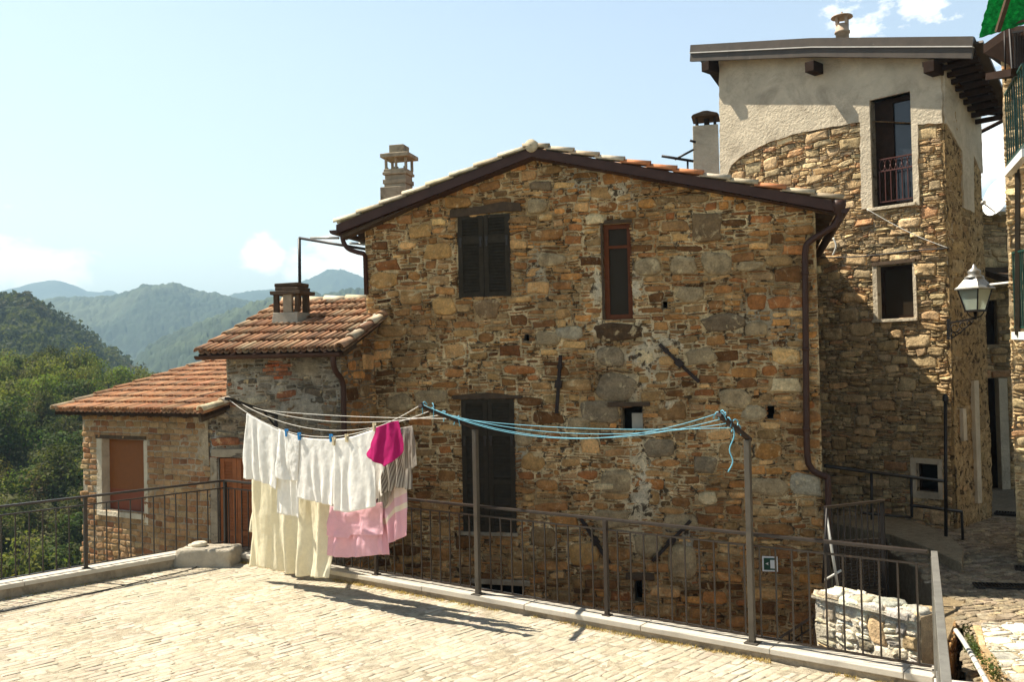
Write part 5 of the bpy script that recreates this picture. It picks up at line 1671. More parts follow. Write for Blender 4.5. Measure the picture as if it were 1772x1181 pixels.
rubble_wall(mb, TF, [(-0.03, -0.06), (Lw + 0.02, -0.06), (Lw + 0.02, 0.36), (-0.03, 0.36)], [], 82, PAL_PALE, cu=0.06, cv=0.06, gap=0.006, rel=(0.03, 0.05), col=(0.6, 0.54, 0.42), classes=[((3, 6), (3, 5), 0.1)], bth=0.03)
EF = Frame(RW.P(Lw, 0, 0), -RW.N, Z)
mb.box(EF, 0.0, 0.36, -2.9, zt - 0.05, 0.0, 0.03, (0.34, 0.27, 0.18), 1)
mb.build('retaining_wall', [M['stone'], M['mortar']], label='short pale rubble wall in sun just behind the railing end', category='wall')
# low wall closing the stairwell towards the alley
s0 = pt(1622, 1018, 9.9); s1 = pt(1672, 965, 12.4)
SW = Frame((s0.x, s0.y, 0), (s1.x - s0.x, s1.y - s0.y, 0))
mb = MB(); Ls = (H2(s1) - H2(s0)).length
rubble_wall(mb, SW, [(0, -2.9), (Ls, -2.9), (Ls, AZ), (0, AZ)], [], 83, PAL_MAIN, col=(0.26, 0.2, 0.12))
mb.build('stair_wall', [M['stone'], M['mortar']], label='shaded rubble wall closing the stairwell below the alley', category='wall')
# ledge / ramp along the foot of the tower
mb = MB()
rpx = [(1440, 892), (1530, 892), (1590, 905), (1640, 925), (1668, 950), (1664, 975), (1610, 950), (1540, 925), (1440, 905)]
tops = [gp(x, y, -0.25) for x, y in rpx]
LF2 = Frame((0, 0, 0), (1, 0, 0), (0, 1, 0))
q = [(p.x, p.y) for p in tops]
if sum(q[i][0] * q[(i + 1) % len(q)][1] - q[(i + 1) % len(q)][0] * q[i][1] for i in range(len(q))) < 0: q = q[::-1]
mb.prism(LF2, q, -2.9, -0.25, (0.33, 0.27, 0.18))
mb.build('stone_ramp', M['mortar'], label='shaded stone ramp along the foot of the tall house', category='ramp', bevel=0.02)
# stair treads going down behind the retaining wall
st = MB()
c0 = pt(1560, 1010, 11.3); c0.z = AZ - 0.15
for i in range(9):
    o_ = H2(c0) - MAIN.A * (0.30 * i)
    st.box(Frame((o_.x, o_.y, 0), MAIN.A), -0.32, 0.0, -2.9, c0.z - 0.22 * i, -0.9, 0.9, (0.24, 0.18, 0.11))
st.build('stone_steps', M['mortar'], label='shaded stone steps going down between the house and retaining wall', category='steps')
# gate-like railing panel over the stairwell
gt = thing('stair_railing', pt(1480, 990, 11.6), 'dark iron railing panel with sloping top above the stairwell', 'railing')
ga = pt(1428, 879, 11.3); gb = pt(1529, 867, 12.2)
mb = MB(); mb.bar(ga, gb, 0.05, 0.03); mb.build('handrail', M['rail'], gt)
mb = MB(); mb.bar(ga - Z * 1.05, gb - Z * 1.15, 0.03, 0.02); mb.build('bottom_rail', M['ironblack'], gt)
for t_ in (0.02, 0.97):
    p = ga + (gb - ga) * t_; mb = MB(); mb.bar(p - Z * 1.6, p, 0.05, 0.05, dR); mb.build('post', M['ironblack'], gt)
for i in range(1, 10):
    p = ga + (gb - ga) * (i / 10); mb = MB(); mb.bar(p - Z * 1.1, p, 0.016, 0.016, dR); mb.build('baluster', M['ironblack'], gt)
# louvred iron gate below it
gate = thing('iron_gate', pt(1480, 1020, 12.2), 'dark louvred iron gate under the railing panel in the stairwell', 'gate')
g0 = pt(1446, 940, 12.0); g1 = pt(1532, 935, 12.7)
mb = MB()
for i in range(22): mb.bar(g0 - Z * (0.03 + 0.045 * i), g1 - Z * (0.03 + 0.045 * i), 0.02, 0.03)
mb.build('slats', M['ironblack'], gate)
mb = MB()
for p in (g0, g1): mb.bar(p + Z * 0.02, p - Z * 1.7, 0.05, 0.05, dR)
mb.bar(g0, g1, 0.05, 0.05); mb.build('gate_frame', M['ironblack'], gate)
# stair handrail going down in front of the house
hr = thing('stair_handrail', pt(1380, 1110, 10.8), 'sloping iron handrail going down the steps by the house wall', 'handrail')
mb = MB(); a = pt(1416, 1062, 10.6); b = pt(1345, 1108, 10.9); mb.bar(a, b, 0.05, 0.03); mb.build('handrail', M['rail'], hr)
mb = MB(); mb.bar(a - Z * 0.12, b - Z * 0.12, 0.02, 0.02); mb.build('lower_rail', M['rail'], hr)
for t_ in (0.1, 0.4, 0.7, 0.95):
    p = a + (b - a) * t_; mb = MB(); mb.bar(p, p - Z * 0.9, 0.02, 0.02, dR); mb.build('baluster', M['rail'], hr)
# white poles leaning in the stairwell
for k_, ((x0, y0, x1, y1), mt, lab) in enumerate((((1430, 892, 1450, 1018), M['pipe'], 'thin white pole leaning in the stairwell'), ((1427, 1005, 1456, 988), M['pipe'], 'short white rod lying across in the stairwell'), ((1431, 880, 1424, 1010), M['ironblack'], 'thin dark pole standing beside the leaning white pole'))):
    mb = MB(); mb.tube([pt(x0, y0, 11.1), pt(x1, y1, 11.0)], 0.016, 6); mb.build('pole', mt, label=lab, category='pole')
# handrail fixed before the tower
hr = thing('alley_handrail', pt(1540, 900, 15.4), 'long dark pipe handrail before the foot of the tall house', 'handrail')
hz = lambda x: 14.6 + (x - 1430) / 205 * 1.2
mb = MB(); mb.tube([pt(1428, 807, hz(1430)), pt(1540, 822, hz(1540)), pt(1638, 834, hz(1635))], 0.028, 8); mb.build('handrail', M['ironblack'], hr)
mb = MB(); mb.tube([pt(1490, 888, hz(1490)), pt(1576, 896, hz(1576))], 0.022, 8); mb.build('lower_rail', M['ironblack'], hr)
mb = MB(); mb.tube([pt(1576, 875, hz(1576)), pt(1664, 886, hz(1660))], 0.026, 8); mb.tube([pt(1664, 886, hz(1660)), pt(1666, 935, hz(1660))], 0.024, 8); mb.build('lower_rail', M['ironblack'], hr)
for x, y0, y1 in ((1508, 818, 900), (1577, 826, 896)):
    mb = MB(); mb.tube([pt(x, y0, hz(x)), pt(x + 1, y1, hz(x))], 0.024, 8); mb.build('post', M['ironblack'], hr)
mb = MB(); mb.tube([pt(1636, 688, 15.6), pt(1637, 940, 15.6)], 0.03, 8); mb.lathe(pt(1636, 690, 15.6), [(0.05, -0.05), (0.05, 0.03), (0.02, 0.08)], 8)
mb.build('tall_pole', M['ironblack'], label='tall thin dark pole before the corner of the tall house', category='pole')
# pale hose pipe by the ledge
mb = MB(); mb.tube(smooth_path([pt(1654, 1092, 8.6), pt(1668, 1112, 8.2), pt(1690, 1150, 7.6), pt(1718, 1200, 7.0), pt(1760, 1270, 6.4)], 5), 0.022, 8)
mb.build('water_pipe', M['pipe'], label='thin pale water pipe running beside the sunlit ledge', category='pipe')

# ================================================================== WALL LANTERN
lan = thing('wall_lantern', pt(1645, 580, 16.6), 'old metal street lantern with frosted panes on the tall house corner', 'street lantern')
lz = 16.2; k_ = lz / FPX; cb = pt(1688, 537, lz)
PX = lambda x, y: pt(x, y, lz)
mb = MB()
mb.bar(pt(1640, 560, 16.62), PX(1688, 551), 0.04, 0.03)
mb.bar(pt(1641, 552, 16.6), pt(1641, 588, 16.6), 0.03, 0.05)
for cx_, cy_, r0_, t0, t1 in ((1652, 568, 8, 0, 5.5), (1666, 563, 6, 1, 6.6), (1677, 559, 4.5, 0, 6), (1650, 580, 5, 2, 7.5), (1660, 574, 4, 0, 5)):
    mb.tube([PX(cx_ + r0_ * (1 - 0.4 * (t - t0) / (t1 - t0)) * math.cos(t), cy_ + r0_ * (1 - 0.4 * (t - t0) / (t1 - t0)) * math.sin(t)) for t in np.linspace(t0, t1, 16)], 0.010, 5)
mb.tube(smooth_path([PX(1643, 587), PX(1656, 580), PX(1672, 567), PX(1684, 556)], 4), 0.012, 5)
mb.build('bracket', M['ironblack'], lan)


def sq_ring(mb, base, prof, rot=0.5, col=(1, 1, 1), mi=0):
    V = []; F = []
    for r, h in prof:
        for k in range(4):
            a = rot + math.pi / 4 + k * math.pi / 2
            V.append(base + Vector((math.cos(a) * r, math.sin(a) * r, h)))
    for i in range(len(prof) - 1):
        for k in range(4): F.append((i * 4 + k, i * 4 + (k + 1) % 4, (i + 1) * 4 + (k + 1) % 4, (i + 1) * 4 + k))
    F.append((3, 2, 1, 0)); n = len(V); F.append((n - 4, n - 3, n - 2, n - 1))
    mb.add(V, F, col, mi)


mb = MB(); sq_ring(mb, cb, [(13 * k_ * 1.2, 0.0), (22 * k_ * 1.2, 36 * k_)])
mb.build('lamp_glass', M['lampglass'], lan)
mb = MB()
for k in range(4):
    a = 0.5 + math.pi / 4 + k * math.pi / 2; d = Vector((math.cos(a), math.sin(a), 0))
    mb.bar(cb + d * 13.4 * k_ * 1.2, cb + d * 22.6 * k_ * 1.2 + Z * 36 * k_, 0.022, 0.022)
sq_ring(mb, cb - Z * 0.03, [(12 * k_ * 1.2, 0), (15 * k_ * 1.2, 0.0), (15 * k_ * 1.2, 0.035), (12 * k_ * 1.2, 0.035)])
for k in range(4):
    a = 0.5 + math.pi / 4 + k * math.pi / 2; d = Vector((math.cos(a), math.sin(a), 0))
    mb.tube(smooth_path([cb + d * 14 * k_ - Z * 0.02, cb + d * 9 * k_ - Z * 0.10, cb - Z * 0.14], 3), 0.010, 5)
mb.tube([cb - Z * 0.16, cb - Z * 0.03], 0.02, 6)
mb.build('lamp_frame', M['ironblack'], lan)
mb = MB(); sq_ring(mb, cb + Z * 36 * k_, [(27 * k_ * 1.2, 0), (27 * k_ * 1.2, 2 * k_), (22 * k_ * 1.2, 6 * k_), (14 * k_ * 1.2, 17 * k_), (13 * k_ * 1.2, 21 * k_)])
mb.build('lamp_roof', M['galv'], lan)
mb = MB(); mb.lathe(cb + Z * 56 * k_, [(15 * k_, 0), (15 * k_, 2 * k_), (9 * k_, 6 * k_), (11 * k_, 9 * k_), (10 * k_, 13 * k_), (4 * k_, 17 * k_), (1.5 * k_, 24 * k_)], 14)
mb.build('finial', M['galv'], lan)
mb = MB(); mb.tube([pt(1704, 494, 16.2), pt(1772, 487, 15.2)], 0.022, 8)
mb.build('support_rod', M['whitecord'], lan)

# ================================================================== HOUSE AT THE EDGE (right) AND THE ALLEY'S END
hE = pt(1742, 400, 14.2)
EDG = Frame((hE.x, hE.y, 0), (0.62, -0.785, 0))
edge = thing('edge_house', Vector((hE.x + 0.5, hE.y, -0.6)), 'narrow view of a stone house with green balcony rails beyond the lantern', 'house')
vt_ = EDG.uv(1742, 62)[1]
ep = [(0, -0.6), (3.0, -0.6), (3.0, vt_ + 0.2), (0, vt_)]
mb = MB()
rubble_wall(mb, EDG, ep, [], 91, PAL_TOWER, cu=0.06, cv=0.05, rel=(0.02, 0.06), ex=(2.3, 4), col=(0.32, 0.25, 0.16), amp=0.02)
mb.prism(EDG, [(0.01, -0.6), (3.0, -0.6), (3.0, vt_ + 0.15), (0.01, vt_ - 0.05)], -3.0, -0.29, (0.3, 0.24, 0.15), 1)
mb.prism(EDG, [(3.005, -0.6), (9.0, -0.6), (9.0, vt_ + 0.15), (3.005, vt_ + 0.15)], -4.0, 0.0, (0.3, 0.24, 0.15), 1)  # out-of-view wall length added to block sky light from the alley
mb.build('wall', [M['stone'], M['mortar']], edge)
mb = MB()
c_ = [pt(1702, 92, 14.4), pt(1746, 62, 13.8), pt(1790, 60, 12.6), pt(1790, 130, 13.6), pt(1742, 120, 15.5)]
V = c_ + [p + Z * 0.14 for p in c_]
n = len(c_); mb.add(V, [tuple(range(n))[::-1], tuple(range(n, 2 * n))] + [(i, (i + 1) % n, n + (i + 1) % n, n + i) for i in range(n)])
mb.build('roof', M['darkwood'], edge)


def panel_rail(parent, a, b, h, mat, nb, slabmat=None, name='balcony'):
    mb = MB(); d = (b - a)
    for z_ in (0.06, h): mb.bar(a + Z * z_, b + Z * z_, 0.04, 0.03)
    for i in range(nb + 1):
        p = a + d * (i / nb); mb.bar(p + Z * 0.06, p + Z * h, 0.018, 0.018, Vector((d.x, d.y, 0)).normalized())
    o = mb.build(name + '_rail', mat, parent)
    if slabmat:
        mb = MB(); mb.bar(a - Z * 0.06 + d * -0.02, b - Z * 0.06, 0.10, 0.11); mb.build(name + '_slab', slabmat, o)
    return o


panel_rail(edge, pt(1744, 292, 13.9), pt(1775, 256, 12.2), 1.12, M['greenpaint'], 8, M['white'])
panel_rail(edge, pt(1757, 574, 13.5), pt(1800, 574, 12.6), 1.15, M['greenpaint'], 12, M['white'])
mb = MB(); mb.bar(pt(1761, 300, 13.3), pt(1761, 580, 13.3), 0.10, 0.06, dR); mb.bar(pt(1779, 300, 12.9), pt(1779, 580, 12.9), 0.22, 0.06, dR); mb.build('shutter', M['shutter'], edge)
mb = MB(); mb.tube([pt(1744, 0, 13.6), pt(1757, 200, 13.6), pt(1764, 330, 13.6)], 0.02, 6); mb.tube([pt(1738, 45, 13.7), pt(1740, 140, 13.7)], 0.012, 6); mb.build('cable', M['ironblack'], edge)
mb = MB(); p = pt(1743, 130, 13.6); mb.bar(p, pt(1790, 122, 12.6), 0.6, 0.10); mb.build('balcony_slab', M['darkwood'], edge)
mb = MB()
p0 = pt(1757, 98, 13.3)
for i in range(9): mb.bar(pt(1756 + i * 3, 128, 13.2), pt(1756 + i * 3, 55, 13.2), 0.014, 0.014, dR)
mb.bar(pt(1752, 56, 13.2), pt(1790, 50, 13.0), 0.03, 0.03); mb.build('upper_balcony_rail', M['ironblack'], edge)
# green netting hung above
fr = Frame(pt(1694, 66, 13.0), (pt(1790, 36, 12.6) - pt(1694, 66, 13.0)))
mb = MB(); nu, nv = 50, 40
TL = pt(1712, -8, 12.6); TR = pt(1800, -30, 12.2); BL = pt(1693, 66, 13.0); BR_ = pt(1800, 33, 12.4)
P = np.zeros((nv, nu, 3))
for j in range(nv):
    for i in range(nu):
        s = i / (nu - 1); t = j / (nv - 1)
        q = (TL * (1 - s) + TR * s) * (1 - t) + (BL * (1 - s) + BR_ * s) * t
        q = q + Vector((0.3, -0.9, 0.2)) * (0.012 * math.sin(s * 40 + 3 * math.sin(t * 9)) + 0.012 * (float(vn(s * 26, t * 22, 3)) - 0.5))
        P[j, i] = q
mb.grid(P); nt = mb.build('green_netting', M['netgreen'], label='bright green shade netting hung over the upper balcony', category='netting')
sd = nt.modifiers.new('thickness', 'SOLIDIFY'); sd.thickness = 0.006
mb = MB(); mb.bar(pt(1726, 55, 12.7), pt(1746, -10, 12.4), 0.06, 0.05); mb.bar(pt(1718, 52, 12.9), pt(1790, 30, 12.4), 0.03, 0.03); mb.build('batten', M['oldwood'], nt)
# satellite dish
ds = thing('satellite_dish', pt(1735, 372, 15.2), 'white satellite dish beside the edge house', 'satellite dish')
mb = MB(); c_ = pt(1731, 343, 15.2); ax = Vector((-0.93, -0.16, 0.30)).normalized()
mb.lathe(c_, [(0.005, 0.0), (0.12, 0.008), (0.22, 0.03), (0.315, 0.07), (0.325, 0.075), (0.31, 0.06), (0.2, 0.012), (0.005, -0.012)], 28, axis=ax); mb.build('dish', M['white'], ds)
mb = MB(); mb.tube([c_ - ax * 0.02, c_ + Vector((0.25, 0.1, -0.1))], 0.02, 6); mb.tube([c_ - Z * 0.30, c_ + ax * 0.35 - Z * 0.18], 0.012, 6); mb.tube([c_ + ax * 0.36 - Z * 0.20, c_ + ax * 0.30 - Z * 0.16], 0.035, 8); mb.build('mount_arm', M['galv'], ds)
# buildings closing the alley
hb = pt(1640, 600, 22.0)
BCK = Frame((hb.x, hb.y, 0), (1, 0, 0))
back_ = thing('alley_house', BCK.P(3, -0.6), 'shaded stone house closing the far end of the alley', 'house')
vb = BCK.uv(1700, 372)[1]
R_d = fit_rect(BCK, 1700, 655, 1745, 880)
R_wn = fit_rect(BCK, 1706, 520, 1728, 600)
mb = MB()
rubble_wall(mb, BCK, [(-0.5, -0.9), (7, -0.9), (7, vb), (-0.5, vb)], [R_d, R_wn], 95, PAL_TOWER, cu=0.10, cv=0.06, col=(0.3, 0.23, 0.14), sp=0.1)
for r in (R_d, R_wn): reveal(mb, BCK, r, 0.25, (0.35, 0.28, 0.18), 1)
mb.prism(BCK, [(-0.5, -0.9), (7, -0.9), (7, vb - 0.05), (-0.5, vb - 0.05)], -4, -0.29, (0.3, 0.24, 0.15), 1)
mb.build('wall', [M['stone'], M['mortar']], back_)
mb = MB(); mb.box(BCK, *R_d, -0.27, -0.2); mb.build('door', M['darkwood'], back_)
mb = MB(); mb.box(BCK, *R_wn, -0.27, -0.2); mb.build('window', M['darkwood'], back_)
for x in ((1688, 1697), (1728, 1742)):
    a = fit_rect(BCK, x[0], 655, x[1], 872); mb = MB(); mb.box(BCK, *a, -0.1, 0.10, jit=0.006); mb.build('door_jamb', M['plaster'], back_)
mb = MB(); a = BCK.P(*BCK.uv(1690, 345, 0.3), 0.3)
mb.bar(BCK.P(-0.6, vb + 0.05, -1.5), BCK.P(7, vb + 0.05, -1.5), 4.0, 0.10); mb.build('roof', M['tile'], back_)
sh_ = thing('alley_shed', pt(1700, 480, 20.5), 'small lean-to roof in shade past the street lantern', 'lean-to')
mb = MB(); p = [pt(1693, 464, 21.8), pt(1765, 488, 20.0), pt(1765, 500, 20.0), pt(1693, 474, 21.8)]
bk_ = [q + Vector((1.5, 1.2, 0.25)) for q in p]
mb.hexa([p[3], p[2], p[0], p[1], bk_[3], bk_[2], bk_[0], bk_[1]], (0.25, 0.13, 0.08)); mb.build('roof', M['oldwood'], sh_)
mb = MB(); mb.bar(pt(1762, 500, 20.2), pt(1762, 860, 20.2), 0.12, 0.12, dR); mb.build('post', M['oldwood'], sh_)
# pale jambs and step blocks along the tower's flank
mb = MB()
for x0, x1, y0, y1 in ((1664, 1672, 708, 762), (1683, 1697, 660, 870)):
    a = TOWR.uv(x0, y0, 0.05); b = TOWR.uv(x1, y1, 0.05); mb.box(TOWR, a[0], b[0], min(a[1], b[1]), max(a[1], b[1]), -0.05, 0.08, jit=0.01)
mb.build('door_jamb', M['plaster'], tower)
# cables on the tower front
for pts_, lab in ((((1420, 446), (1475, 445), (1530, 440), (1580, 434), (1642, 430)), 'thin dark cable running level across the tall house front'), (((1500, 362), (1540, 385), (1590, 410), (1642, 430)), 'pale cable slanting down under the tall window')):
    mb = MB(); mb.tube(smooth_path([TOW.P(*TOW.uv(x, y, 0.09), 0.09) for x, y in pts_], 5), 0.013 if 'dark' in lab else 0.008, 6); mb.build('wall_cable', M['ironblack'] if 'dark' in lab else M['pipe'], label=lab, category='cable')
mb = MB(); mb.tube(smooth_path([TOW.P(*TOW.uv(x, y, 0.09), 0.09) for x, y in ((1442, 412), (1447, 425), (1444, 436), (1441, 442))], 4), 0.02, 6)
mb.build('cable_bundle', M['pipe'], label='short pale cable end hanging above the level cable', category='cable')

# ================================================================== HILLS
def hill(name, outline, rc_, r0, r1_, zb, label, col, col2, canopy=(5.0, 4.0), nth=160, nr=40, x0=-900, x1=1300, seed=0, mat='canopy', sharp=0.72, big=0.08):
    """a ridge: its skyline (x, y in view units) at distance rc_, front slope down to zb at r0, back slope to r1_"""
    xs = np.linspace(x0, x1, nth)
    o = np.array(outline, float)
    ys = np.interp(xs, o[:, 0], o[:, 1])
    th = []; ez = []
    for x, y in zip(xs, ys):
        d = ray(x, y); h = math.hypot(d.x, d.y); th.append(math.atan2(d.x, d.y)); ez.append(d.z / h)
    th = np.array(th); zc = EYE + np.array(ez) * rc_
    q = np.linspace(0, 1, nr) ** 1.0
    r = np.where(q < sharp, r0 + (rc_ - r0) * (q / sharp), rc_ + (r1_ - rc_) * ((q - sharp) / (1 - sharp)))
    prof = np.where(q < sharp, np.sin(q / sharp * np.pi / 2) ** 0.9, 1 - 0.75 * ((q - sharp) / (1 - sharp)) ** 1.3)
    T, Rr = np.meshgrid(th, r)
    X = np.sin(T) * Rr; Yy = np.cos(T) * Rr
    Hh = (zc[None] - zb)
    n = fbm(X / (rc_ * 0.14), Yy / (rc_ * 0.14), seed, 5) - 0.5
    fade = np.clip(np.abs(q - sharp) / 0.15, 0, 1)[:, None]
    Zz = zb + Hh * prof[:, None] + n * big * rc_ * 1.2 * fade * np.clip(prof[:, None], 0, 1)
    wd, wi = worley(X / canopy[0], Yy / canopy[0], seed + 3)
    wd2, wi2 = worley(X / (canopy[0] * 2.7), Yy / (canopy[0] * 2.7), seed + 4)
    Zz = Zz + canopy[1] * (np.clip(1 - wd ** 2, 0, 1) * (0.5 + 0.8 * wi) - 0.45 + 0.5 * (wi2 - 0.5))
    a = np.clip((fbm(X / (rc_ * 0.05), Yy / (rc_ * 0.05), seed + 7, 4) - 0.35) * 3.0, 0, 1)[..., None]
    C = np.array(col)[None, None] * (1 - a) + np.array(col2)[None, None] * a
    C = C * (0.65 + 0.7 * wi)[..., None]
    mb = MB(); mb.grid(np.stack([X, Yy, Zz], -1), C)
    ob = mb.build(name, M[mat], origin=(0, 0, 0), kind='structure', label=label, category='hill')
    return dict(th=th, r=r, z=Zz, X=X, Y=Yy, ob=ob)


DARKG = (0.024, 0.036, 0.018); MIDG = (0.046, 0.060, 0.026)
hill('mountain', [(-900, 560), (-300, 520), (0, 508), (50, 496), (98, 487), (120, 493), (150, 507), (172, 510), (190, 506), (212, 518), (300, 545), (600, 560), (1300, 600)], 3500, 2800, 4100, -110,
     'far pale blue mountain on the horizon', (0.05, 0.06, 0.04), (0.07, 0.075, 0.05), (35, 8), 220, 40, seed=3, big=0.03)
hill('hill', [(-900, 560), (200, 545), (375, 524), (405, 513), (440, 506), (480, 503), (520, 490), (552, 477), (575, 470), (592, 474), (615, 482), (640, 496), (760, 520), (1000, 545), (1300, 580)], 2700, 2050, 3300, -110,
     'hazy peaked hill behind the wing roof', DARKG, MIDG, (11, 6), 420, 80, 150, 1300, 5, big=0.05)
hill('hill', [(-900, 470), (-200, 510), (60, 530), (85, 526), (110, 524), (140, 524), (190, 522), (215, 517), (250, 508), (280, 507), (300, 505), (312, 507), (330, 514), (370, 521), (400, 527), (460, 545), (560, 580), (1300, 640)], 1750, 1000, 2200, -150,
     'broad hazy green hill beyond the valley', DARKG, (0.060, 0.070, 0.034), (9, 6), 620, 190, -250, 620, 9, big=0.05)
hill('hill', [(-900, 720), (180, 690), (250, 620), (256, 610), (297, 592), (330, 578), (370, 560), (400, 548), (430, 537), (452, 530), (480, 526), (560, 528), (700, 540), (1300, 580)], 1150, 560, 1500, -110,
     'nearer wooded slope descending from behind the wing', DARKG, MIDG, (6.5, 5.5), 640, 170, 60, 720, 13, big=0.06)
near = hill('hill', [(-900, 410), (-400, 462), (-150, 514), (0, 554), (25, 558), (48, 561), (80, 576), (110, 593), (150, 616), (178, 638), (215, 664), (240, 680), (262, 692), (330, 720), (420, 790), (1300, 900)], 430, 190, 620, -45,
            'steep wooded hill above the valley', (0.025, 0.030, 0.012), (0.045, 0.05, 0.02), (5, 1.0), 200, 60, -500, 520, 17, big=0.03)
slope = hill('hillside', [(-900, 640), (-300, 660), (0, 664), (60, 668), (110, 672), (160, 678), (200, 686), (240, 700), (300, 730), (420, 800), (1300, 900)], 125, 16, 190, -24,
             'grassy hillside dropping away below the terrace', (0.045, 0.050, 0.020), (0.085, 0.075, 0.036), (2.0, 0.3), 140, 60, -700, 620, 23, mat='ground', sharp=0.8, big=0.02)
slope['ob'].data.materials[0] = mat_plain('dry_slope', (1, 1, 1), 0.95, 0.4, 0.5, bump=0.8, bd=0.1, bsc=3, attr=True, spec=0.05)

# ground sheet to the horizon
mb = MB()
rr = np.concatenate([[0.5], np.geomspace(6, 4300, 50)]); tt = np.linspace(0, 2 * np.pi, 97)
Rg, Tg = np.meshgrid(rr, tt)
Zg = np.where(Rg < 20, -4.2, -4.2 - 36 * np.clip((Rg - 20) / 120, 0, 1) - 170 * np.clip((Rg - 300) / 3000, 0, 1))
mb.grid(np.stack([np.sin(Tg) * Rg, np.cos(Tg) * Rg, Zg], -1))
mb.build('ground', M['ground'], origin=(0, 0, -4.2), kind='structure', label='valley floor reaching to the horizon', category='ground')


# ------------------------------------------------------------------ foliage
def leaf_cloud(centers, sizes, n, leaf, rng, base, var=0.25, hollow=0.55):
    """n leaf quads spread over blobs: returns verts, faces, colours"""
    centers = np.asarray(centers, float); sizes = np.asarray(sizes, float)
    w = sizes[:, 0] * sizes[:, 2]; w = w / w.sum()
    b = rng.choice(len(centers), n, p=w)
    d = rng.normal(size=(n, 3)); d /= np.linalg.norm(d, axis=1, keepdims=True)
    r = hollow + (1 - hollow) * rng.random(n) ** 0.7
    p = centers[b] + d * sizes[b] * r[:, None]
    nrm = d * 0.8 + rng.normal(size=(n, 3)) * 0.6 + np.array([0, 0, 0.5]); nrm /= np.linalg.norm(nrm, axis=1, keepdims=True)
    a = np.cross(nrm, rng.normal(size=(n, 3))); a /= np.linalg.norm(a, axis=1, keepdims=True)
    c = np.cross(nrm, a)
    s = leaf * rng.uniform(0.6, 1.4, n)[:, None]
    l = s * rng.uniform(0.5, 0.9, (n, 1))
    V = np.stack([p - a * s, p - c * l * 0.8 + nrm * s * 0.15, p + a * s, p + c * l * 0.8 + nrm * s * 0.15], 1)
    tone = (1 + rng.normal(0, var, len(centers)))[b][:, None] * (1 + rng.normal(0, 0.18, (n, 1)))
    hue = rng.normal(0, 0.12, (len(centers), 3))[b] + rng.normal(0, 0.05, (n, 3))
    C = np.clip(np.array(base)[None] * tone * (1 + hue), 0.004, 0.5)
    return V.reshape(-1, 3), np.arange(n * 4).reshape(n, 4), np.repeat(C, 4, 0)


def grid_z(h, x, y):
    th = math.atan2(x, y); r = math.hypot(x, y)
    i = np.clip(np.searchsorted(h['th'], th), 1, len(h['th']) - 1); j = np.clip(np.searchsorted(h['r'], r), 1, len(h['r']) - 1)
    return float(h['z'][j, i])


# woods on the steep hill: too many to count, one mass
rng = np.random.default_rng(101)
tpl = []
for k in range(5):
    cs = [(0, 0, 0.45)] + [(rng.uniform(-.4, .4), rng.uniform(-.4, .4), rng.uniform(0.3, 0.9)) for _ in range(6)]
    sz = [(0.5, 0.5, 0.55)] + [(rng.uniform(.25, .42),) * 3 for _ in range(6)]
    tpl.append(leaf_cloud(cs, sz, 190, 0.13, rng, (1, 1, 1), 0.16, 0.6))
mb = MB()
placed = 0
for _ in range(9000):
    th_ = rng.uniform(near['th'][0], near['th'][-1]); rr_ = rng.uniform(205, 470)
    x, y = math.sin(th_) * rr_, math.cos(th_) * rr_
    if th_ > -0.24 or th_ < -0.62: continue
    z = grid_z(near, x, y)
    s = rng.uniform(4.5, 9.0); V, F, C = tpl[rng.integers(0, 5)]
    a = rng.uniform(0, 6.28); ca, sa = math.cos(a), math.sin(a)
    W = np.stack([V[:, 0] * ca - V[:, 1] * sa, V[:, 0] * sa + V[:, 1] * ca, V[:, 2] * rng.uniform(0.8, 1.15)], -1) * s + np.array([x, y, z - 1.0])
    base = np.array([(0.115, 0.130, 0.034), (0.090, 0.108, 0.034), (0.150, 0.160, 0.042), (0.135, 0.122, 0.045)][rng.choice(4, p=[.4, .3, .2, .1])])
    mb.add(W, F, C * base, 0); placed += 1
    if placed >= 2100: break
mb.build('woodland', M['leaf'], origin=(-150, 300, -20), kind='stuff', label='dense woods covering the steep hill', category='woods')

# trees one can tell apart on the near slope
tree_protos = []


def make_tree(loc, H, Wd, base, seed, n=1500, leaf=0.17, label=None, group=None):
    rng = np.random.default_rng(seed)
    loc = Vector(loc)
    t = thing('tree', loc, label, 'tree', group)
    mb = MB()
    top = loc + Vector((rng.normal(0, .15) * Wd * .3, rng.normal(0, .15) * Wd * .3, H * 0.72))
    mb.tube(smooth_path([loc - Z * 0.8, loc + Vector((0.05 * H * rng.normal(), 0.05 * H * rng.normal(), H * 0.35)), top], 4), list(np.linspace(0.030 * H, 0.008 * H, 9)), 7)
    cs = []; sz = []
    for k in range(15):
        a = rng.uniform(0, 6.28); q = rng.uniform(0.12, 1.0); rad = Wd * 0.40 * math.sqrt(rng.random()) * (1.15 - 0.65 * q)
        c = loc + Vector((math.cos(a) * rad, math.sin(a) * rad, H * (0.20 + 0.68 * q)))
        cs.append(tuple(c)); s = Wd * rng.uniform(0.12, 0.24); sz.append((s, s, s * rng.uniform(0.65, 1.0)))
        if k < 9:
            b = loc + Vector((0, 0, H * (0.2 + 0.35 * q))); mb.tube([b, b + (c - b) * 0.55 + Z * 0.1, c], [0.012 * H, 0.008 * H, 0.003 * H], 5)
    mb.build('trunk', M['bark'], t)
    V, F, C = leaf_cloud(cs, sz, n, leaf, rng, base, 0.22, 0.35)
    mb = MB(); mb.add(V, F, C); mb.build('crown', M['leaf'], t)
    return t


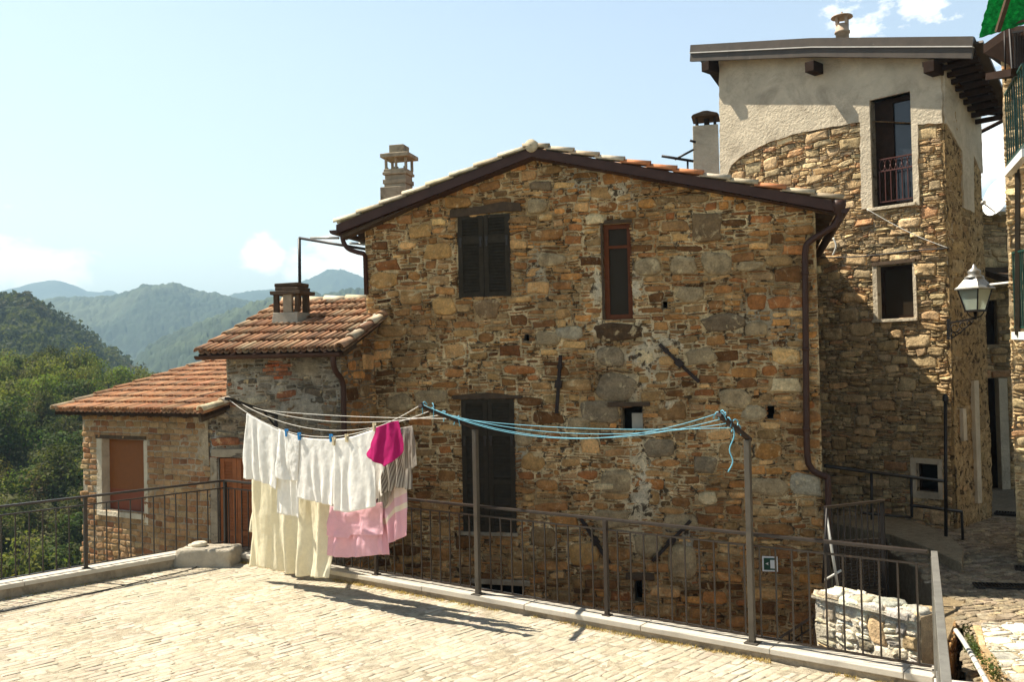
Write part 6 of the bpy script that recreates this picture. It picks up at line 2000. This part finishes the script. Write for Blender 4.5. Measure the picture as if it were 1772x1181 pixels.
GRP = 'trees on the slope below the terrace'
kinds = [((0.125, 0.140, 0.030), 'bright yellow-green leafy tree on the slope beyond the brick house'), ((0.070, 0.082, 0.024), 'mid green bushy tree on the slope beyond the terrace railing'),
         ((0.040, 0.046, 0.018), 'dark green tree low on the slope beyond the terrace railing')]
rng = np.random.default_rng(202)
protos = [make_tree((0, 0, 0), rng.uniform(6, 8), rng.uniform(6.5, 8), kinds[i % 3][0], 300 + i, 2400, 0.17, kinds[i % 3][1], GRP) for i in range(6)]
spots = []
tries = 0
while len(spots) < 150 and tries < 12000:
    tries += 1
    xx = rng.uniform(-190, 420); rr_ = 24 + 110 * rng.random() ** 0.8
    d = ray(xx, 640); th_ = math.atan2(d.x, d.y)
    x, y = math.sin(th_) * rr_, math.cos(th_) * rr_
    if xx > 290 and rr_ < 90: continue
    if any(math.hypot(x - a, y - b) < 1.9 + rr_ * 0.016 for a, b, *_ in spots): continue
    spots.append((x, y, rr_))
for i, (x, y, rr_) in enumerate(spots):
    z = grid_z(slope, x, y)
    if rr_ > 88: kk = rng.choice([0, 0, 3, 1])
    elif rr_ > 50: kk = rng.choice([0, 1, 4, 1, 3])
    else: kk = rng.choice([1, 2, 5, 2, 4])
    s = rng.uniform(0.5, 0.85) * (0.75 if rr_ < 45 else 1.0)
    src = protos[int(kk)]
    o = src.copy(); COL.objects.link(o); o.location = (x, y, z - 0.2); o.rotation_euler = (0, 0, rng.uniform(0, 6.28)); o.scale = (s, s, s * rng.uniform(0.85, 1.1))
    for ch in list(src.children):
        c = ch.copy(); COL.objects.link(c); c.parent = o
for p in protos:
    for ch in list(p.children): bpy.data.objects.remove(ch)
    bpy.data.objects.remove(p)

# undergrowth on the near slope
mb = MB(); rng = np.random.default_rng(404)
cs = []; sz = []
for _ in range(1700):
    xx = rng.uniform(-160, 330); rr_ = rng.uniform(18, 120); d = ray(xx, 640); th_ = math.atan2(d.x, d.y)
    x, y = math.sin(th_) * rr_, math.cos(th_) * rr_; s = rng.uniform(0.3, 0.9) * (0.6 + rr_ / 90)
    if fbm(x / 9, y / 9, 5, 3) < 0.36: continue
    cs.append((x, y, grid_z(slope, x, y) + s * 0.25)); sz.append((s * 1.2, s * 1.2, s * 0.8))
V, F, C = leaf_cloud(cs, sz, 48000, 0.13, rng, (0.060, 0.072, 0.024), 0.3, 0.3)
mb.add(V, F, C); mb.build('undergrowth', M['leaf'], origin=(-20, 50, -10), kind='stuff', label='low scrub and undergrowth on the slope below the terrace', category='undergrowth')

# pale houses far off on the hills
rng = np.random.default_rng(55)
hl = [(158, 548, 2050, 'pale house high on the broad hazy hill, nearest the mountain'), (200, 551, 2050, 'pale house on the broad hazy hill, near its middle'), (228, 569, 1900, 'pale house in a clearing on the broad hazy hill'),
      (209, 594, 1700, 'white house low on the broad hazy hill, near the valley mouth'), (283, 594, 1000, 'red roofed house on the nearer wooded slope, beside the wing roof'), (300, 587, 1010, 'small pale house above the red roofed one on the wooded slope'),
      (268, 646, 1250, 'pale house at the valley bottom above the brick roof'), (312, 637, 1200, 'pale house with red roof at the valley bottom near the wing')]
for x, y, d, lab in hl:
    d = d * 0.76 if d > 1500 else d
    p = pt(x, y, d); s = d / 1600 * 5.0
    a = rng.uniform(-0.5, 0.5)
    t = thing('hillside_house', p, lab, 'house', 'houses scattered on the far hills')
    fr = Frame(p, (math.cos(a), math.sin(a), 0))
    mb = MB(); mb.box(fr, -s * 0.7, s * 0.7, -s * 1.2, s * 0.35, -s * 0.9, s * 0.4, (1, 1, 1)); mb.build('wall', M['white'], t)
    mb = MB(); mb.prism(Frame(p - fr.N * s * 0.25, fr.N), [(-s * 0.75, s * 0.35), (s * 0.75, s * 0.35), (0, s * 0.75)], -s * 0.8, s * 0.8, (0.40, 0.17, 0.10)); mb.build('roof', M['tile'], t)

# dry grass along the kerbs
mb = MB(); rng = np.random.default_rng(66)
V = []; C = []
def tuft(p, n, h, col):
    for _ in range(n):
        q = p + Vector((rng.normal(0, .02), rng.normal(0, .02), 0)); a = rng.uniform(0, 6.28); l = h * rng.uniform(0.4, 1.2)
        d = Vector((math.cos(a), math.sin(a), 0)); tip = q + d * l * rng.uniform(0.2, 1.0) + Z * l * rng.uniform(0.3, 0.9); sd_ = Vector((-d.y, d.x, 0)) * 0.004
        V.extend([q - sd_, q + sd_, tip]); c = np.array(col) * rng.uniform(0.7, 1.3); C.extend([c, c, c])
Lk = (k1 - kc).length
for _ in range(520):
    s = rng.uniform(0.3, Lk)
    if fbm(s * 1.1, 0.5, 8, 3) < 0.47: continue
    tuft(kc + dR * s - nR * rng.uniform(0.0, 0.05) + Z * 0.0, 7, 0.045, (0.42, 0.30, 0.12))
for _ in range(120):
    s = rng.uniform(0, 5); tuft(kc - dL * s - nL * rng.uniform(0.0, 0.05), 5, 0.04, (0.36, 0.28, 0.12))
mb.add(np.array([tuple(v) for v in V]), np.arange(len(V)).reshape(-1, 3), np.array(C))
mb.build('dry_grass', M['leaf'], kind='stuff', label='dry grass tufts along the foot of the kerb', category='grass')
# weeds on the edge of the sunlit ledge
cs = []; sz = []
for t_ in np.linspace(0, 1, 26):
    i = min(int(t_ * 2.999), 2); f_ = t_ * 3 - i; p = H2(ee[i]) * (1 - f_) + H2(ee[i + 1]) * f_
    cs.append((p.x - 0.06 + rng.normal(0, .03), p.y + rng.normal(0, .03), -0.12 + rng.normal(0, .07))); s = rng.uniform(0.03, 0.10); sz.append((s, s, s * 1.1))
V, F, C = leaf_cloud(cs, sz, 1500, 0.014, rng, (0.075, 0.095, 0.028), 0.3, 0.2)
mb = MB(); mb.add(V, F, C); mb.build('weeds', M['leaf'], kind='stuff', label='green weeds growing on the edge of the sunlit ledge', category='weeds')

# ================================================================== LIGHT, SKY, AIR
SUN_AZ = Vector((-0.940, 0.34, 0)).normalized(); SUN_EL = math.radians(55.5)
to_sun = SUN_AZ * math.cos(SUN_EL) + Z * math.sin(SUN_EL)
ld = bpy.data.lights.new('sun', 'SUN'); ld.energy = 4.6; ld.angle = math.radians(0.5); ld.color = (1.0, 0.93, 0.80)
lo = bpy.data.objects.new('sun', ld); COL.objects.link(lo)
lo.rotation_euler = (-to_sun).to_track_quat('-Z', 'Y').to_euler()
w = bpy.data.worlds.new('World'); SC.world = w; w.use_nodes = True
nt_ = w.node_tree; nt_.nodes.clear()
N = lambda t, **k: [setattr(x, a, b) for x in [nt_.nodes.new(t)] for a, b in k.items()] and None


def nn(t, **k):
    x = nt_.nodes.new(t)
    for a, b in k.items(): setattr(x, a, b)
    return x


out = nn('ShaderNodeOutputWorld'); bg = nn('ShaderNodeBackground'); nt_.links.new(bg.outputs[0], out.inputs[0])
sky = nn('ShaderNodeTexSky', sky_type='NISHITA'); sky.sun_disc = False
sky.sun_elevation = SUN_EL; sky.sun_rotation = math.atan2(SUN_AZ.x, SUN_AZ.y) % (2 * math.pi)
sky.altitude = 300; sky.air_density = 1.0; sky.dust_density = 0.15; sky.ozone_density = 1.0
SKY_TINT = (1.30, 1.02, 0.80)
mixt = nn('ShaderNodeMix', data_type='RGBA', blend_type='MULTIPLY'); mixt.inputs[0].default_value = 1.0
nt_.links.new(sky.outputs[0], mixt.inputs[6]); mixt.inputs[7].default_value = (*SKY_TINT, 1)
tc = nn('ShaderNodeTexCoord')
acc = None
sepz = nn('ShaderNodeSeparateXYZ'); nt_.links.new(tc.outputs['Generated'], sepz.inputs[0])
zr = nn('ShaderNodeValToRGB'); zr.color_ramp.interpolation = 'EASE'
for _ in range(2): zr.color_ramp.elements.new(0.5)
for el_, (p_, v_) in zip(list(zr.color_ramp.elements), ((0.0, 0.80), (0.16, 0.90), (0.36, 1.0), (0.70, 0.36))): el_.position = p_; el_.color = (v_, v_, v_, 1)
nt_.links.new(sepz.outputs['Z'], zr.inputs[0])
mixz = nn('ShaderNodeMix', data_type='RGBA', blend_type='MULTIPLY'); mixz.inputs[0].default_value = 1.0
nt_.links.new(mixt.outputs[2], mixz.inputs[6]); nt_.links.new(zr.outputs[0], mixz.inputs[7]); mixt = mixz


def mth(op, a, b=None):
    x = nn('ShaderNodeMath', operation=op)
    for i, v in enumerate((a, b)):
        if v is None: continue
        if isinstance(v, (int, float)): x.inputs[i].default_value = v
        else: nt_.links.new(v, x.inputs[i])
    return x.outputs[0]


CLOUDS = [(60, 470, 0.040, 1.2, 2.0), (455, 445, 0.030, 1.35, 1.1), (575, 462, 0.040, 1.15, 1.9), (175, 440, 0.016, 0.35, 2.0), (1440, 15, 0.045, 0.62, 1.0), (1590, 15, 0.045, 0.66, 1.2), (1655, 25, 0.02, 0.5, 1.0), (1500, 58, 0.030, 0.55, 2.0), (1720, 270, 0.075, 1.0, 1.0),
          (-300, 430, 0.10, 0.9, 2.5), (1900, 200, 0.12, 0.8, 1.6), (1375, 32, 0.012, 0.4, 1.5)]
for (x, y, sz_, k, asp) in CLOUDS:
    d = ray(x, y).normalized()
    s = nn('ShaderNodeVectorMath', operation='SUBTRACT'); nt_.links.new(tc.outputs['Generated'], s.inputs[0]); s.inputs[1].default_value = d
    ml = nn('ShaderNodeVectorMath', operation='MULTIPLY'); nt_.links.new(s.outputs[0], ml.inputs[0]); ml.inputs[1].default_value = (1 / asp, 1 / asp, 1.0)
    ln = nn('ShaderNodeVectorMath', operation='LENGTH'); nt_.links.new(ml.outputs[0], ln.inputs[0])
    e = mth('MULTIPLY', mth('MAXIMUM', mth('SUBTRACT', 1.0, mth('DIVIDE', ln.outputs['Value'], sz_)), 0.0), k)
    acc = e if acc is None else mth('MAXIMUM', acc, e)
cn = nn('ShaderNodeTexNoise'); cn.inputs['Scale'].default_value = 22; cn.inputs['Detail'].default_value = 9; cn.inputs['Roughness'].default_value = 0.62
mp = nn('ShaderNodeMapping'); mp.inputs['Scale'].default_value = (1, 1, 1.7); nt_.links.new(tc.outputs['Generated'], mp.inputs[0]); nt_.links.new(mp.outputs[0], cn.inputs['Vector'])
cl = mth('MULTIPLY', acc, 1.0)
cl = mth('ADD', cl, mth('MULTIPLY', mth('SUBTRACT', cn.outputs['Fac'], 0.5), 2.0))
ra = nn('ShaderNodeValToRGB'); ra.color_ramp.elements[0].position = 0.34; ra.color_ramp.elements[1].position = 0.72
nt_.links.new(cl, ra.inputs[0])
gate_ = mth('MULTIPLY', ra.outputs[0], mth('MINIMUM', mth('MULTIPLY', acc, 5.0), 1.0))
mixc = nn('ShaderNodeMix', data_type='RGBA'); nt_.links.new(mth('MULTIPLY', gate_, 0.9), mixc.inputs[0]); nt_.links.new(mixt.outputs[2], mixc.inputs[6])
CLOUDC = (8.6, 8.0, 7.0)
mixc.inputs[7].default_value = (*CLOUDC, 1)
nt_.links.new(mixc.outputs[2], bg.inputs[0]); bg.inputs[1].default_value = 0.112

# the air over the valley
hz_ = bpy.data.materials.new('air'); hz_.use_nodes = True; t_ = hz_.node_tree; t_.nodes.clear()
o_ = t_.nodes.new('ShaderNodeOutputMaterial'); pv = t_.nodes.new('ShaderNodeVolumePrincipled'); t_.links.new(pv.outputs[0], o_.inputs['Volume'])
pv.inputs['Color'].default_value = (0.42, 0.63, 0.79, 1); pv.inputs['Density'].default_value = 3.9e-4; pv.inputs['Anisotropy'].default_value = 0.1
mb = MB(); mb.box(Frame((0, 0, 0), (1, 0, 0)), -4400, 4400, -230, 352, -4400, 4400)
hb_ = mb.build('haze', hz_, origin=(0, 0, -230), kind='stuff', label='pale haze filling the valley air', category='haze')

SC.view_settings.view_transform = 'Standard'; SC.view_settings.look = 'None'; SC.view_settings.gamma = 1.0
SC.view_settings.exposure = 1.4
cy = SC.cycles
cy.use_denoising = True
try:
    cy.denoiser = 'OPENIMAGEDENOISE'; cy.denoising_input_passes = 'RGB_ALBEDO_NORMAL'; cy.denoising_prefilter = 'ACCURATE'
except Exception: pass
cy.max_bounces = 8; cy.diffuse_bounces = 4; cy.glossy_bounces = 3; cy.transmission_bounces = 4; cy.volume_bounces = 0; cy.transparent_max_bounces = 8
cy.sample_clamp_indirect = 8.0
cy.use_adaptive_sampling = True; cy.adaptive_threshold = 0.015
for o in bpy.data.objects:
    for k in ('_mw', 's'):
        if k in o: del o[k]
